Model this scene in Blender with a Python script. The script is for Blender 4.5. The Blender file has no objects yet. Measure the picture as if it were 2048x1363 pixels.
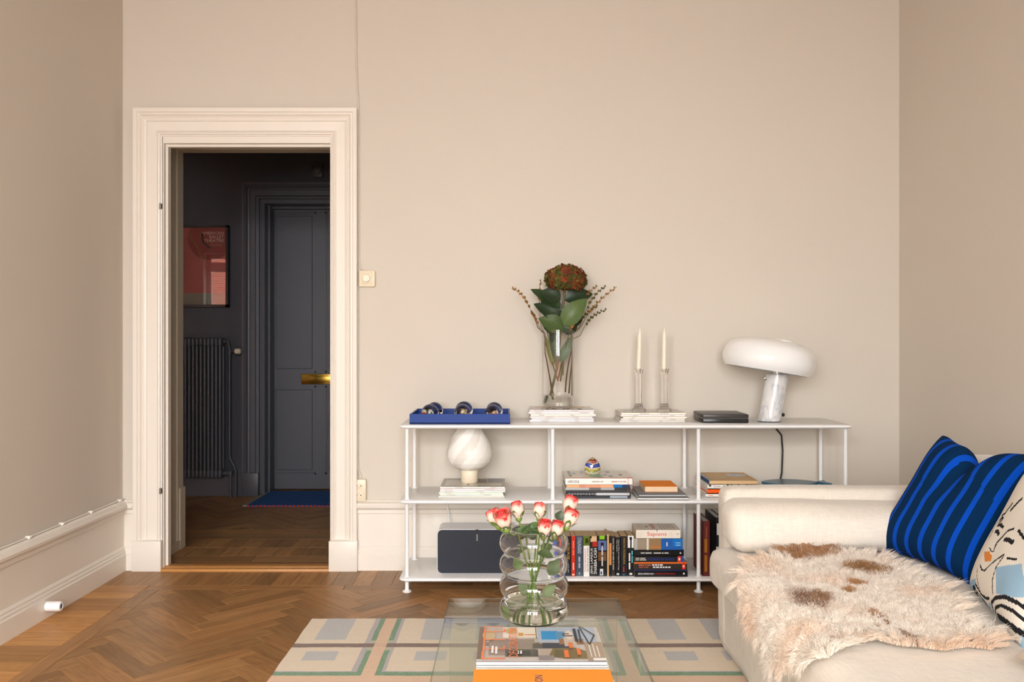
import bpy, bmesh, math, random
import numpy as np
from mathutils import Vector, Matrix, noise
random.seed(7)
R = math.radians
PI = math.pi
scene = bpy.context.scene
COL = scene.collection

# ------------------------------------------------------------------ camera
F = 1700.0; VX = 1016.0; VY = 686.0; H = 1.119
cam_d = bpy.data.cameras.new('camera'); cam = bpy.data.objects.new('camera', cam_d); COL.objects.link(cam)
cam.location = (0, 0, H); cam.rotation_euler = (R(90), 0, 0)
cam_d.sensor_width = 36; cam_d.lens = F / 2048 * 36
cam_d.shift_x = (1024 - VX) / 2048; cam_d.shift_y = (VY - 681.5) / 2048
cam_d.clip_start = 0.02
scene.camera = cam

# ------------------------------------------------------------------ sky, daylight through the windows, exposure
world = bpy.data.worlds.new('sky'); scene.world = world; world.use_nodes = True
bg = world.node_tree.nodes['Background']
bg.inputs[0].default_value = (0.86, 0.93, 1.0, 1); bg.inputs[1].default_value = 20.0
YW = -1.6                         # plane of the window wall behind the camera
WIN = [(-1.75, -0.65), (-0.35, 0.75)]   # the room's two windows (x ranges)
WZ0, WZ1 = 0.60, 2.60
NWIN = [(-5.04, -3.75), (-3.45, -2.35)]  # windows of the next room
def window_light(x0, x1, power, color=(0.90, 0.96, 1.0)):
    d = bpy.data.lights.new('window_daylight', 'AREA'); o = bpy.data.objects.new('window_daylight', d); COL.objects.link(o)
    d.shape = 'RECTANGLE'; d.size = (x1 - x0) + 0.24; d.size_y = WZ1 - WZ0 + 0.2; d.energy = power; d.color = color
    o.location = ((x0 + x1) / 2, YW - 0.62, (WZ0 + WZ1) / 2 + 0.12); o.rotation_euler = (R(90 - 46), 0, 0); d.spread = R(150)
    return o
for x0, x1 in WIN: window_light(x0, x1, 400)
window_light(*NWIN[1], 120)
scene.view_settings.view_transform = 'Standard'; scene.view_settings.look = 'None'
scene.view_settings.gamma = 1.0; scene.view_settings.use_curve_mapping = False
scene.view_settings.exposure = -0.86
scene.cycles.transparent_max_bounces = 40

# ------------------------------------------------------------------ helpers
def W(px, py, D): return Vector(((px - VX) / F * D, D, H - (py - VY) / F * D))
def PX(px, D): return (px - VX) / F * D
def PZ(py, D): return H - (py - VY) / F * D
def C(r, g, b):
    f = lambda c: (c / 255 / 12.92) if c / 255 <= 0.04045 else ((c / 255 + 0.055) / 1.055) ** 2.4
    return (f(r), f(g), f(b))
def tag(o, label=None, cat=None, group=None, kind=None):
    if label: o['label'] = label
    if cat: o['category'] = cat
    if group: o['group'] = group
    if kind: o['kind'] = kind
    return o
def thing(name, label, cat, loc=(0, 0, 0), rotz=0, group=None):
    o = bpy.data.objects.new(name, None); COL.objects.link(o); o.empty_display_size = 0.05
    o.location = loc; o.rotation_euler = (0, 0, rotz)
    return tag(o, label, cat, group)

class MB:
    """collects shapes for ONE mesh"""
    def __init__(s): s.v = []; s.f = []; s.c = []; s.m = []; s.col = (0.5, 0.5, 0.5); s.mi = 0; s.uv = None
    def add(s, vs, fs, col=None):
        o = len(s.v); s.v += [tuple(p) for p in vs]
        for f in fs: s.f.append([i + o for i in f]); s.c.append(col or s.col); s.m.append(s.mi)
        return s
    def box(s, x0, x1, y0, y1, z0, z1, col=None):
        return s.add([(x0,y0,z0),(x1,y0,z0),(x1,y1,z0),(x0,y1,z0),(x0,y0,z1),(x1,y0,z1),(x1,y1,z1),(x0,y1,z1)],
                     [(0,3,2,1),(4,5,6,7),(0,1,5,4),(1,2,6,5),(2,3,7,6),(3,0,4,7)], col)
    def rbox(s, x0, x1, y0, y1, z0, z1, r=0.003, seg=2, col=None):
        bm = bmesh.new(); bmesh.ops.create_cube(bm, size=1)
        for v in bm.verts: v.co = Vector(((x0+x1)/2 + v.co.x*(x1-x0), (y0+y1)/2 + v.co.y*(y1-y0), (z0+z1)/2 + v.co.z*(z1-z0)))
        bmesh.ops.bevel(bm, geom=list(bm.edges), offset=r, segments=seg, affect='EDGES', profile=0.5)
        bm.verts.index_update(); s.add([v.co[:] for v in bm.verts], [[v.index for v in f.verts] for f in bm.faces], col); bm.free(); return s
    def prism(s, pts, z0, z1, col=None, axis='z'):
        n = len(pts)
        if axis == 'z': lo = [(x,y,z0) for x,y in pts]; hi = [(x,y,z1) for x,y in pts]
        elif axis == 'y': lo = [(x,z0,y) for x,y in pts]; hi = [(x,z1,y) for x,y in pts]
        else: lo = [(z0,x,y) for x,y in pts]; hi = [(z1,x,y) for x,y in pts]
        return s.add(lo+hi, [list(range(n))[::-1], list(range(n,2*n))] + [(i,(i+1)%n,n+(i+1)%n,n+i) for i in range(n)], col)
    def quad(s, a, b, c, d, col=None): return s.add([a,b,c,d], [(0,1,2,3)], col)
    def tube(s, pts, r, n=8, col=None, cap=True, closed=False):
        pts = [Vector(p) for p in pts]; m = len(pts); rs = r if isinstance(r, (list, tuple)) else [r]*m
        vs = []; ref = None
        for i, p in enumerate(pts):
            a = pts[i-1] if i > 0 else (pts[-1] if closed else p); b = pts[i+1] if i < m-1 else (pts[0] if closed else p)
            t = (b - a); t = t.normalized() if t.length > 1e-9 else Vector((0,0,1))
            if ref is None: ref = Vector((0,0,1)) if abs(t.z) < .9 else Vector((1,0,0))
            u = t.cross(ref); u = u.normalized() if u.length > 1e-6 else Vector((1,0,0)); w = u.cross(t).normalized(); ref = w
            for k in range(n):
                a_ = 2*PI*k/n; vs.append(p + rs[i]*(math.cos(a_)*u + math.sin(a_)*w))
        fs = [(i*n+k, i*n+(k+1)%n, (i+1)*n+(k+1)%n, (i+1)*n+k) for i in range(m-1) for k in range(n)]
        if closed: fs += [((m-1)*n+k, (m-1)*n+(k+1)%n, (k+1)%n, k) for k in range(n)]
        elif cap: fs += [list(range(n))[::-1], list(range((m-1)*n, m*n))]
        return s.add(vs, fs, col)
    def lathe(s, prof, n=32, c=(0,0,0), col=None, M=None, rf=None):
        vs = []; m = len(prof)
        for i, (r, z) in enumerate(prof):
            for k in range(n):
                a = 2*PI*k/n; rr = r * (rf(a, i/(m-1)) if rf else 1)
                p = Vector((rr*math.cos(a), rr*math.sin(a), z))
                if M is not None: p = M @ p
                vs.append(p + Vector(c))
        fs = [(i*n+k, i*n+(k+1)%n, (i+1)*n+(k+1)%n, (i+1)*n+k) for i in range(m-1) for k in range(n)]
        if prof[0][0] > 1e-5: fs.append(list(range(n))[::-1])
        if prof[-1][0] > 1e-5: fs.append(list(range((m-1)*n, m*n)))
        return s.add(vs, fs, col)
    def lathe_open(s, prof, n=32, c=(0,0,0), col=None, M=None):
        vs = []; m = len(prof)
        for r, z in prof:
            for k in range(n):
                a = 2*PI*k/n; p = Vector((r*math.cos(a), r*math.sin(a), z))
                if M is not None: p = M @ p
                vs.append(p + Vector(c))
        return s.add(vs, [(i*n+k, i*n+(k+1)%n, (i+1)*n+(k+1)%n, (i+1)*n+k) for i in range(m-1) for k in range(n)], col)
    def grid(s, fn, nu, nv, colfn=None):
        vs = [fn(i/nu, j/nv) for j in range(nv+1) for i in range(nu+1)]
        o = len(s.v); s.v += [tuple(p) for p in vs]
        for j in range(nv):
            for i in range(nu):
                a = j*(nu+1)+i; s.f.append([o+a, o+a+1, o+a+nu+2, o+a+nu+1]); s.m.append(s.mi)
                s.c.append(colfn((i+.5)/nu, (j+.5)/nv) if colfn else s.col)
        return s
    def sphere(s, c, r, n=10, m=7, col=None, sc=(1,1,1)):
        prof = [(max(1e-6, math.sin(PI*i/m)), -math.cos(PI*i/m)) for i in range(m+1)]
        return s.lathe(prof, n, c, col, Matrix.Diagonal((r*sc[0], r*sc[1], r*sc[2])))
    def sweep(s, prof, path, col=None):
        """prof: (offset outward, thickness toward -y); path: list of (point, outward dir) mitred in the xz plane"""
        n = len(prof); vs = []
        for p, d in path:
            for o, t in prof: vs.append((p[0] + d[0]*o, p[1] - t, p[2] + d[1]*o))
        fs = [(i*n+k, i*n+k+1, (i+1)*n+k+1, (i+1)*n+k) for i in range(len(path)-1) for k in range(n-1)]
        fs += [list(range(n)), list(range((len(path)-1)*n, len(path)*n))[::-1]]
        return s.add(vs, fs, col)
    def mesh(s, name, smooth=None, weld=False):
        me = bpy.data.meshes.new(name)
        me.from_pydata(s.v, [], s.f); me.update()
        bm = bmesh.new(); bm.from_mesh(me)
        if weld: bmesh.ops.remove_doubles(bm, verts=bm.verts, dist=1e-5)
        bmesh.ops.recalc_face_normals(bm, faces=bm.faces); bm.to_mesh(me); bm.free()
        if len(me.polygons) == len(s.f):
            a = me.color_attributes.new('Col', 'FLOAT_COLOR', 'CORNER')
            arr = np.ones((len(me.loops), 4), np.float32); cols = np.array(s.c, np.float32)
            tot = np.array([len(f) for f in s.f]); arr[:, :3] = np.repeat(cols, tot, axis=0)
            a.data.foreach_set('color', arr.ravel())
            me.polygons.foreach_set('material_index', np.array(s.m, np.int32))
        if smooth is not None:
            me.shade_smooth(); me.set_sharp_from_angle(angle=R(smooth))
        return me
    def build(s, name, mat, parent=None, smooth=None, loc=None):
        me = s.mesh(name, smooth)
        for m_ in (mat if isinstance(mat, (list, tuple)) else [mat]): me.materials.append(m_)
        o = bpy.data.objects.new(name, me); COL.objects.link(o)
        if parent: o.parent = parent
        if loc: o.location = loc
        return o
def struct(name, mb, mat, label=None, parent=None, smooth=None):
    o = mb.build(name, mat, parent, smooth)
    if not parent: tag(o, label, None, None, 'structure')
    return o
def copy_tree(o, parent=None):
    c = o.copy(); COL.objects.link(c); c.parent = parent
    for ch in list(o.children): copy_tree(ch, c)
    return c

_tc = {}
def text_geo(s):
    if s in _tc: return _tc[s]
    cu = bpy.data.curves.new('t', 'FONT'); cu.body = s; cu.align_x = 'CENTER'; cu.align_y = 'CENTER'; cu.resolution_u = 2
    o = bpy.data.objects.new('t', cu); COL.objects.link(o)
    dg = bpy.context.evaluated_depsgraph_get(); me = bpy.data.meshes.new_from_object(o.evaluated_get(dg))
    vs = np.array([v.co[:2] for v in me.vertices]); fs = [list(p.vertices) for p in me.polygons]
    bpy.data.objects.remove(o); bpy.data.curves.remove(cu); bpy.data.meshes.remove(me)
    if len(vs):
        lo, hi = vs.min(0), vs.max(0); vs = (vs - (lo+hi)/2) / (hi - lo)
    _tc[s] = (vs, fs); return _tc[s]
def add_text(mb, s, fn, w, h, col):
    """fn maps flat text coords (metres, centred) to 3-D"""
    if s[0] == '~':                 # print too small to read in the photograph: word-long strokes, '~5 3 6' gives the word lengths
        ws = [int(k) for k in s[1:].split()]; tot = sum(ws)+len(ws)-1; x = -.5
        for k in ws:
            q = k/tot; mb.quad(*[fn(p*w, y*h) for p, y in ((x, -.36), (x+q, -.36), (x+q, .36), (x, .36))], col); x += q+1/tot
        return
    vs, fs = text_geo(s); mb.add([fn(x*w, y*h) for x, y in vs], fs, col)

# ------------------------------------------------------------------ materials
def newmat(name):
    m = bpy.data.materials.new(name); m.use_nodes = True
    nt = m.node_tree; b = nt.nodes['Principled BSDF']; return m, nt, b
def N(nt, t, **kw):
    n = nt.nodes.new(t)
    for k, v in kw.items():
        if k in n.inputs.keys(): n.inputs[k].default_value = v
        else: setattr(n, k, v)
    return n
def plain(name, col, rough=0.5, spec=0.5, bump=0, bscale=200, metal=0, var=0, vscale=6, **kw):
    m, nt, b = newmat(name); L = nt.links
    b.inputs['Base Color'].default_value = (*col, 1); b.inputs['Roughness'].default_value = rough
    b.inputs['Specular IOR Level'].default_value = spec; b.inputs['Metallic'].default_value = metal
    for k, v in kw.items(): b.inputs[k].default_value = v
    tc = N(nt, 'ShaderNodeTexCoord')
    if var:
        nz = N(nt, 'ShaderNodeTexNoise', Scale=vscale, Detail=4.0); L.new(tc.outputs['Object'], nz.inputs['Vector'])
        mx = N(nt, 'ShaderNodeMix', data_type='RGBA'); L.new(nz.outputs['Fac'], mx.inputs['Factor'])
        mx.inputs[6].default_value = (*[c*(1-var) for c in col], 1); mx.inputs[7].default_value = (*[min(1, c*(1+var)) for c in col], 1)
        L.new(mx.outputs[2], b.inputs['Base Color'])
    if bump:
        nz = N(nt, 'ShaderNodeTexNoise', Scale=bscale, Detail=3.0); L.new(tc.outputs['Object'], nz.inputs['Vector'])
        bp = N(nt, 'ShaderNodeBump', Strength=bump, Distance=0.002); L.new(nz.outputs['Fac'], bp.inputs['Height']); L.new(bp.outputs[0], b.inputs['Normal'])
    return m
def vcol(name, rough=0.5, spec=0.4, bump=0, bscale=300, trans=0, sheen=0, coat=0):
    m, nt, b = newmat(name); L = nt.links
    a = N(nt, 'ShaderNodeVertexColor', layer_name='Col'); L.new(a.outputs['Color'], b.inputs['Base Color'])
    b.inputs['Roughness'].default_value = rough; b.inputs['Specular IOR Level'].default_value = spec
    b.inputs['Sheen Weight'].default_value = sheen; b.inputs['Coat Weight'].default_value = coat
    if bump:
        tc = N(nt, 'ShaderNodeTexCoord'); nz = N(nt, 'ShaderNodeTexNoise', Scale=bscale, Detail=3.0); L.new(tc.outputs['Object'], nz.inputs['Vector'])
        bp = N(nt, 'ShaderNodeBump', Strength=bump, Distance=0.002); L.new(nz.outputs['Fac'], bp.inputs['Height']); L.new(bp.outputs[0], b.inputs['Normal'])
    if trans:
        t = N(nt, 'ShaderNodeBsdfTranslucent'); L.new(a.outputs['Color'], t.inputs['Color'])
        mx = N(nt, 'ShaderNodeMixShader'); mx.inputs[0].default_value = trans
        L.new(b.outputs[0], mx.inputs[1]); L.new(t.outputs[0], mx.inputs[2]); L.new(mx.outputs[0], nt.nodes['Material Output'].inputs[0])
    return m
def thin_glass(name, tint, ior=1.45, rough=0.0):
    m = bpy.data.materials.new(name); m.use_nodes = True; nt = m.node_tree; nt.nodes.remove(nt.nodes['Principled BSDF']); L = nt.links
    g = N(nt, 'ShaderNodeNewGeometry'); mul = N(nt, 'ShaderNodeMath', operation='MULTIPLY_ADD')
    mul.inputs[1].default_value = 1/ior - ior; mul.inputs[2].default_value = ior; L.new(g.outputs['Backfacing'], mul.inputs[0])
    fr = N(nt, 'ShaderNodeFresnel'); L.new(mul.outputs[0], fr.inputs['IOR'])
    t = N(nt, 'ShaderNodeBsdfTransparent'); t.inputs[0].default_value = (*tint, 1)
    gl = N(nt, 'ShaderNodeBsdfAnisotropic'); gl.inputs['Roughness'].default_value = rough
    mx = N(nt, 'ShaderNodeMixShader'); L.new(fr.outputs[0], mx.inputs[0]); L.new(t.outputs[0], mx.inputs[1]); L.new(gl.outputs[0], mx.inputs[2])
    L.new(mx.outputs[0], nt.nodes['Material Output'].inputs[0]); return m
def solid_glass(name, col=(1,1,1), ior=1.45, rough=0.0):
    m, nt, b = newmat(name); b.inputs['Base Color'].default_value = (*col, 1); b.inputs['Transmission Weight'].default_value = 1
    b.inputs['Roughness'].default_value = rough; b.inputs['IOR'].default_value = ior; return m
def linen(name, col, scale=420, bump=0.25):
    m, nt, b = newmat(name); L = nt.links; b.inputs['Roughness'].default_value = 0.9; b.inputs['Specular IOR Level'].default_value = 0.15
    b.inputs['Sheen Weight'].default_value = 0.25
    tc = N(nt, 'ShaderNodeTexCoord'); outs = []
    for sc in ((scale, 24, 24), (24, scale, scale)):
        mp = N(nt, 'ShaderNodeMapping'); mp.inputs['Scale'].default_value = sc; L.new(tc.outputs['Object'], mp.inputs['Vector'])
        nz = N(nt, 'ShaderNodeTexNoise', Scale=1.0, Detail=2.0); L.new(mp.outputs[0], nz.inputs['Vector']); outs.append(nz)
    ad = N(nt, 'ShaderNodeMath', operation='ADD'); L.new(outs[0].outputs['Fac'], ad.inputs[0]); L.new(outs[1].outputs['Fac'], ad.inputs[1])
    rp = N(nt, 'ShaderNodeValToRGB'); L.new(ad.outputs[0], rp.inputs[0])
    rp.color_ramp.elements[0].position = .7; rp.color_ramp.elements[0].color = (*[c*.93 for c in col], 1)
    rp.color_ramp.elements[1].position = 1.0; rp.color_ramp.elements[1].color = (*[min(1, c*1.03) for c in col], 1)
    # ramp input runs 0..2; squash
    hf = N(nt, 'ShaderNodeMath', operation='MULTIPLY'); hf.inputs[1].default_value = .85; L.new(ad.outputs[0], hf.inputs[0]); L.new(hf.outputs[0], rp.inputs[0])
    L.new(rp.outputs[0], b.inputs['Base Color'])
    wr = N(nt, 'ShaderNodeTexNoise', Scale=7.0, Detail=4.0); L.new(tc.outputs['Object'], wr.inputs['Vector'])
    bp0 = N(nt, 'ShaderNodeBump', Strength=0.25, Distance=0.03); L.new(wr.outputs['Fac'], bp0.inputs['Height'])
    bp = N(nt, 'ShaderNodeBump', Strength=bump, Distance=0.001); L.new(ad.outputs[0], bp.inputs['Height']); L.new(bp0.outputs[0], bp.inputs['Normal']); L.new(bp.outputs[0], b.inputs['Normal'])
    return m
def wood(name, dark, light):
    """grain along u of the UV map; per-plank tone in the colour attribute"""
    m, nt, b = newmat(name); L = nt.links
    uv = N(nt, 'ShaderNodeUVMap', uv_map='UVMap')
    mp = N(nt, 'ShaderNodeMapping'); mp.inputs['Scale'].default_value = (3.0, 55, 1); L.new(uv.outputs[0], mp.inputs['Vector'])
    n1 = N(nt, 'ShaderNodeTexNoise', Scale=1.0, Detail=6.0, Roughness=0.62, Distortion=0.6); L.new(mp.outputs[0], n1.inputs['Vector'])
    mp2 = N(nt, 'ShaderNodeMapping'); mp2.inputs['Scale'].default_value = (1.6, 9, 1); L.new(uv.outputs[0], mp2.inputs['Vector'])
    n2 = N(nt, 'ShaderNodeTexNoise', Scale=1.0, Detail=3.0, Distortion=1.2); L.new(mp2.outputs[0], n2.inputs['Vector'])
    wv = N(nt, 'ShaderNodeMath', operation='MULTIPLY'); wv.inputs[1].default_value = 16; L.new(n2.outputs['Fac'], wv.inputs[0])
    pp = N(nt, 'ShaderNodeMath', operation='PINGPONG'); pp.inputs[1].default_value = 1.0; L.new(wv.outputs[0], pp.inputs[0])
    mxf = N(nt, 'ShaderNodeMix', data_type='FLOAT'); mxf.inputs['Factor'].default_value = 0.16; L.new(n1.outputs['Fac'], mxf.inputs[2]); L.new(pp.outputs[0], mxf.inputs[3])
    rp = N(nt, 'ShaderNodeValToRGB'); L.new(mxf.outputs[0], rp.inputs[0])
    rp.color_ramp.elements[0].position = .18; rp.color_ramp.elements[0].color = (*dark, 1)
    rp.color_ramp.elements[1].position = .80; rp.color_ramp.elements[1].color = (*light, 1)
    a = N(nt, 'ShaderNodeVertexColor', layer_name='Col')
    mu = N(nt, 'ShaderNodeMix', data_type='RGBA', blend_type='MULTIPLY'); mu.inputs['Factor'].default_value = 1.0
    L.new(rp.outputs[0], mu.inputs[6]); L.new(a.outputs['Color'], mu.inputs[7])
    kn = N(nt, 'ShaderNodeTexVoronoi', Scale=1.0); mp3 = N(nt, 'ShaderNodeMapping'); mp3.inputs['Scale'].default_value = (2.4, 9, 1); L.new(uv.outputs[0], mp3.inputs['Vector']); L.new(mp3.outputs[0], kn.inputs['Vector'])
    kr = N(nt, 'ShaderNodeMapRange'); kr.inputs[1].default_value = 0.02; kr.inputs[2].default_value = 0.07; kr.inputs[3].default_value = 0.45; kr.inputs[4].default_value = 1.0; L.new(kn.outputs['Distance'], kr.inputs[0])
    mk = N(nt, 'ShaderNodeMix', data_type='RGBA', blend_type='MULTIPLY'); mk.inputs['Factor'].default_value = 1.0; L.new(mu.outputs[2], mk.inputs[6]); L.new(kr.outputs[0], mk.inputs[7])
    L.new(mk.outputs[2], b.inputs['Base Color'])
    b.inputs['Roughness'].default_value = 0.42; b.inputs['Specular IOR Level'].default_value = 0.35
    bp = N(nt, 'ShaderNodeBump', Strength=0.12, Distance=0.001); L.new(n1.outputs['Fac'], bp.inputs['Height']); L.new(bp.outputs[0], b.inputs['Normal'])
    return m

M = {}
M['wall'] = plain('wall_paint', C(216, 207, 195), 0.75, 0.3, bump=0.08, bscale=60, var=0.012, vscale=1.5)
M['ceiling'] = plain('ceiling_paint', C(196, 186, 172), 0.8, 0.2)
M['trim'] = plain('trim_gloss_paint', C(238, 230, 219), 0.38, 0.5, bump=0.05, bscale=40)
M['jamb'] = plain('jamb_paint', C(205, 195, 178), 0.45, 0.5)
M['dark'] = plain('dark_hall_paint', C(72, 75, 83), 0.5, 0.4, bump=0.06, bscale=50)
M['darktrim'] = plain('dark_hall_gloss_paint', C(82, 83, 90), 0.4, 0.5)
M['wood'] = wood('oak_parquet', C(130, 90, 53), C(184, 139, 90))
M['pine'] = wood('pine_border', C(168, 112, 58), C(212, 158, 96))
M['subfloor'] = plain('subfloor', C(60, 40, 24), 0.8)
M['white'] = plain('white_lacquer_steel', C(246, 246, 246), 0.32, 0.5)
M['plastic'] = plain('cream_plastic', C(236, 222, 196), 0.35, 0.5)
M['hole'] = plain('black_hole', C(20, 18, 16), 0.8)
M['blackm'] = plain('black_plastic', C(22, 22, 24), 0.4, 0.5)
M['chrome'] = plain('chrome', (0.7, 0.7, 0.7), 0.15, 0.5, metal=1)
M['brass'] = plain('brass', C(200, 160, 70), 0.25, 0.5, metal=1)
M['blue'] = plain('blue_lacquer', C(0, 52, 132), 0.35, 0.25)
M['opal'] = plain('opal_enamel', C(250, 250, 250), 0.08, 0.6, **{'Coat Weight': 0.6})
M['print'] = vcol('printed_paper', 0.6, 0.15)
M['gloss_print'] = vcol('glossy_print', 0.22, 0.5)
M['pages'] = vcol('paper_edges', 0.9, 0.1, bump=0.5, bscale=900)
M['petal'] = vcol('petal', 0.6, 0.2, trans=0.25)
M['leaf'] = vcol('leaf', 0.42, 0.4, trans=0.12)
M['glass'] = thin_glass('clear_glass', (1.0, 1.0, 1.0), 1.42)
M['window_glass'] = thin_glass('window_glass', (0.97, 0.98, 0.97))
M['table_glass'] = thin_glass('table_glass', (0.93, 0.955, 0.93), 1.52)
M['table_edge'] = thin_glass('table_glass_edge', (0.30, 0.42, 0.36), 1.52)
M['crystal'] = solid_glass('crystal', (1.0, 1.0, 1.0), 1.45)
M['water'] = solid_glass('water', (0.97, 0.99, 0.97), 1.33)
M['linen'] = linen('natural_linen', C(225, 215, 202))
M['linen2'] = linen('cushion_linen', C(229, 219, 206))

# marble
def marble():
    m, nt, b = newmat('white_marble'); L = nt.links; tc = N(nt, 'ShaderNodeTexCoord')
    mp = N(nt, 'ShaderNodeMapping'); mp.inputs['Scale'].default_value = (14, 14, 7); L.new(tc.outputs['Object'], mp.inputs['Vector'])
    nz = N(nt, 'ShaderNodeTexNoise', Scale=1.0, Detail=8.0, Distortion=0.9); L.new(mp.outputs[0], nz.inputs['Vector'])
    rp = N(nt, 'ShaderNodeValToRGB'); L.new(nz.outputs['Fac'], rp.inputs[0]); e = rp.color_ramp.elements
    e[0].position = .30; e[0].color = (*C(240, 238, 235), 1); e[1].position = .70; e[1].color = (*C(238, 236, 233), 1)
    k = e.new(.47); k.color = (*C(224, 222, 222), 1); k = e.new(.5); k.color = (*C(196, 198, 204), 1); k = e.new(.54); k.color = (*C(228, 226, 225), 1)
    L.new(rp.outputs[0], b.inputs['Base Color']); b.inputs['Roughness'].default_value = .2; return m
M['marble'] = marble()

# ------------------------------------------------------------------ the shell
XL, XR, YB, ZC = -1.91, 1.94, 4.215, 3.10
YH0, YH1 = 4.66, 6.26                 # hall
OX0, OX1, OZ = -1.806, -0.77, 2.183   # rough door opening
JX0, JX1, JZ = -1.70, -0.877, 2.107   # clear opening between the jambs
NX0, NX1 = -3.45, -2.35               # opening from the hall into the next room
def slab(name, boxes, mat, label):
    mb = MB()
    for b in boxes: mb.box(*b)
    return struct(name, mb, mat, label)
def wall_with_doors(y0, y1):
    return [(-6, NX0, y0, y1, 0, ZC), (NX0, NX1, y0, y1, 2.35, ZC), (NX1, OX0, y0, y1, 0, ZC), (OX0, OX1, y0, y1, OZ, ZC), (OX1, XR+.2, y0, y1, 0, ZC)]
slab('wall_back', wall_with_doors(YB, 4.63), M['wall'], 'beige painted wall behind the low white shelf')
slab('wall_hall_near', wall_with_doors(4.63, YH0), M['dark'], 'dark blue-grey hall wall around the doorway')
slab('wall_left', [(XL-.19, XL, YW, YB, 0, ZC)], M['wall'], 'beige painted side wall beside the doorway')
slab('wall_right', [(XR, XR+.2, YW, YB, 0, ZC)], M['wall'], 'beige painted side wall behind the sofa')
slab('wall_far_left', [(-6.2, -6, YW-.3, 6.8, 0, ZC)], M['wall'], 'outer side wall of the next room')
slab('wall_hall_right', [(-.2, 0, YH0, 6.8, 0, ZC)], M['dark'], 'dark end wall of the hall')
DX0, DX1, DZ = PX(519, YH1), -0.80, PZ(398, YH1)
slab('wall_hall_far', [(-6, DX0, YH1, 6.8, 0, ZC), (DX0, DX1, YH1, 6.8, DZ, ZC), (DX1, 0, YH1, 6.8, 0, ZC), (DX0, DX1, 6.6, 6.8, 0, DZ)], M['dark'], 'dark blue-grey far wall of the hall')
slab('ceiling', [(-6.2, XR+.2, YW-.3, 6.8, ZC, ZC+.2)], M['ceiling'], 'white ceiling')
xs = sorted(sum([list(w) for w in WIN+NWIN], [-6.0, XR+.2]))
bx = []
for i in range(0, len(xs), 2): bx.append((xs[i], xs[i+1], YW-.3, YW, 0, ZC))
for a, b in WIN+NWIN: bx += [(a, b, YW-.3, YW, 0, WZ0), (a, b, YW-.3, YW, WZ1, ZC)]
slab('wall_front', bx, M['wall'], 'window wall behind the viewer')
for i, (a, b) in enumerate(WIN+NWIN):
    mb = MB(); y0, y1 = YW-.22, YW-.16; c = (a+b)/2; tz = (2.31, 2.47)
    mb.box(a, a+.07, y0, y1, WZ0, WZ1); mb.box(b-.07, b, y0, y1, WZ0, WZ1); mb.box(a, b, y0, y1, WZ0, WZ0+.07); mb.box(a, b, y0, y1, WZ1-.07, WZ1)
    mb.box(c-.06, c+.06, y0, y1, WZ0, WZ1); mb.box(a, b, y0, y1, *(tz if i == 2 else (1.95, 2.05)))
    w = struct('window_%d' % (i+1), mb, M['trim'], 'white casement window with a centre post')
    tz_ = tz if i == 2 else (1.95, 2.05)
    for (p, q) in ((a+.07, c-.06), (c+.06, b-.07)):
        for (u, v) in ((WZ0+.07, tz_[0]), (tz_[1], WZ1-.07)):
            g = MB(); g.box(p, q, y0+.025, y0+.029, u, v); g.build('pane', M['window_glass'], w)
# brick house across the street (seen in the poster glass)
def brickmat():
    m, nt, b = newmat('far_brick'); tc = N(nt, 'ShaderNodeTexCoord'); br = N(nt, 'ShaderNodeTexBrick', Scale=4.0); L = nt.links
    mp = N(nt, 'ShaderNodeMapping'); mp.inputs['Rotation'].default_value = (R(90), 0, 0); L.new(tc.outputs['Object'], mp.inputs['Vector']); L.new(mp.outputs[0], br.inputs['Vector'])
    br.inputs['Color1'].default_value = (*C(196, 98, 70), 1); br.inputs['Color2'].default_value = (*C(176, 84, 60), 1); br.inputs['Mortar'].default_value = (*C(200, 170, 150), 1); br.inputs['Mortar Size'].default_value = .02
    L.new(br.outputs[0], b.inputs['Base Color']); b.inputs['Roughness'].default_value = .9; return m
bh = MB(); bh.box(-16, 8, -12.6, -12, -3, 10)
o = struct('wall_street', bh, brickmat(), 'red brick house across the street')
for x in (-13.4, -10.4, -6.0, -3.2, -.4):
    g = MB(); g.box(x-.7, x+.7, -12, -11.95, .8, 3.4); g.box(x-.5, x+.5, -11.95, -11.9, 1.0, 3.2); g.build('window', M['trim'], o)

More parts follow.
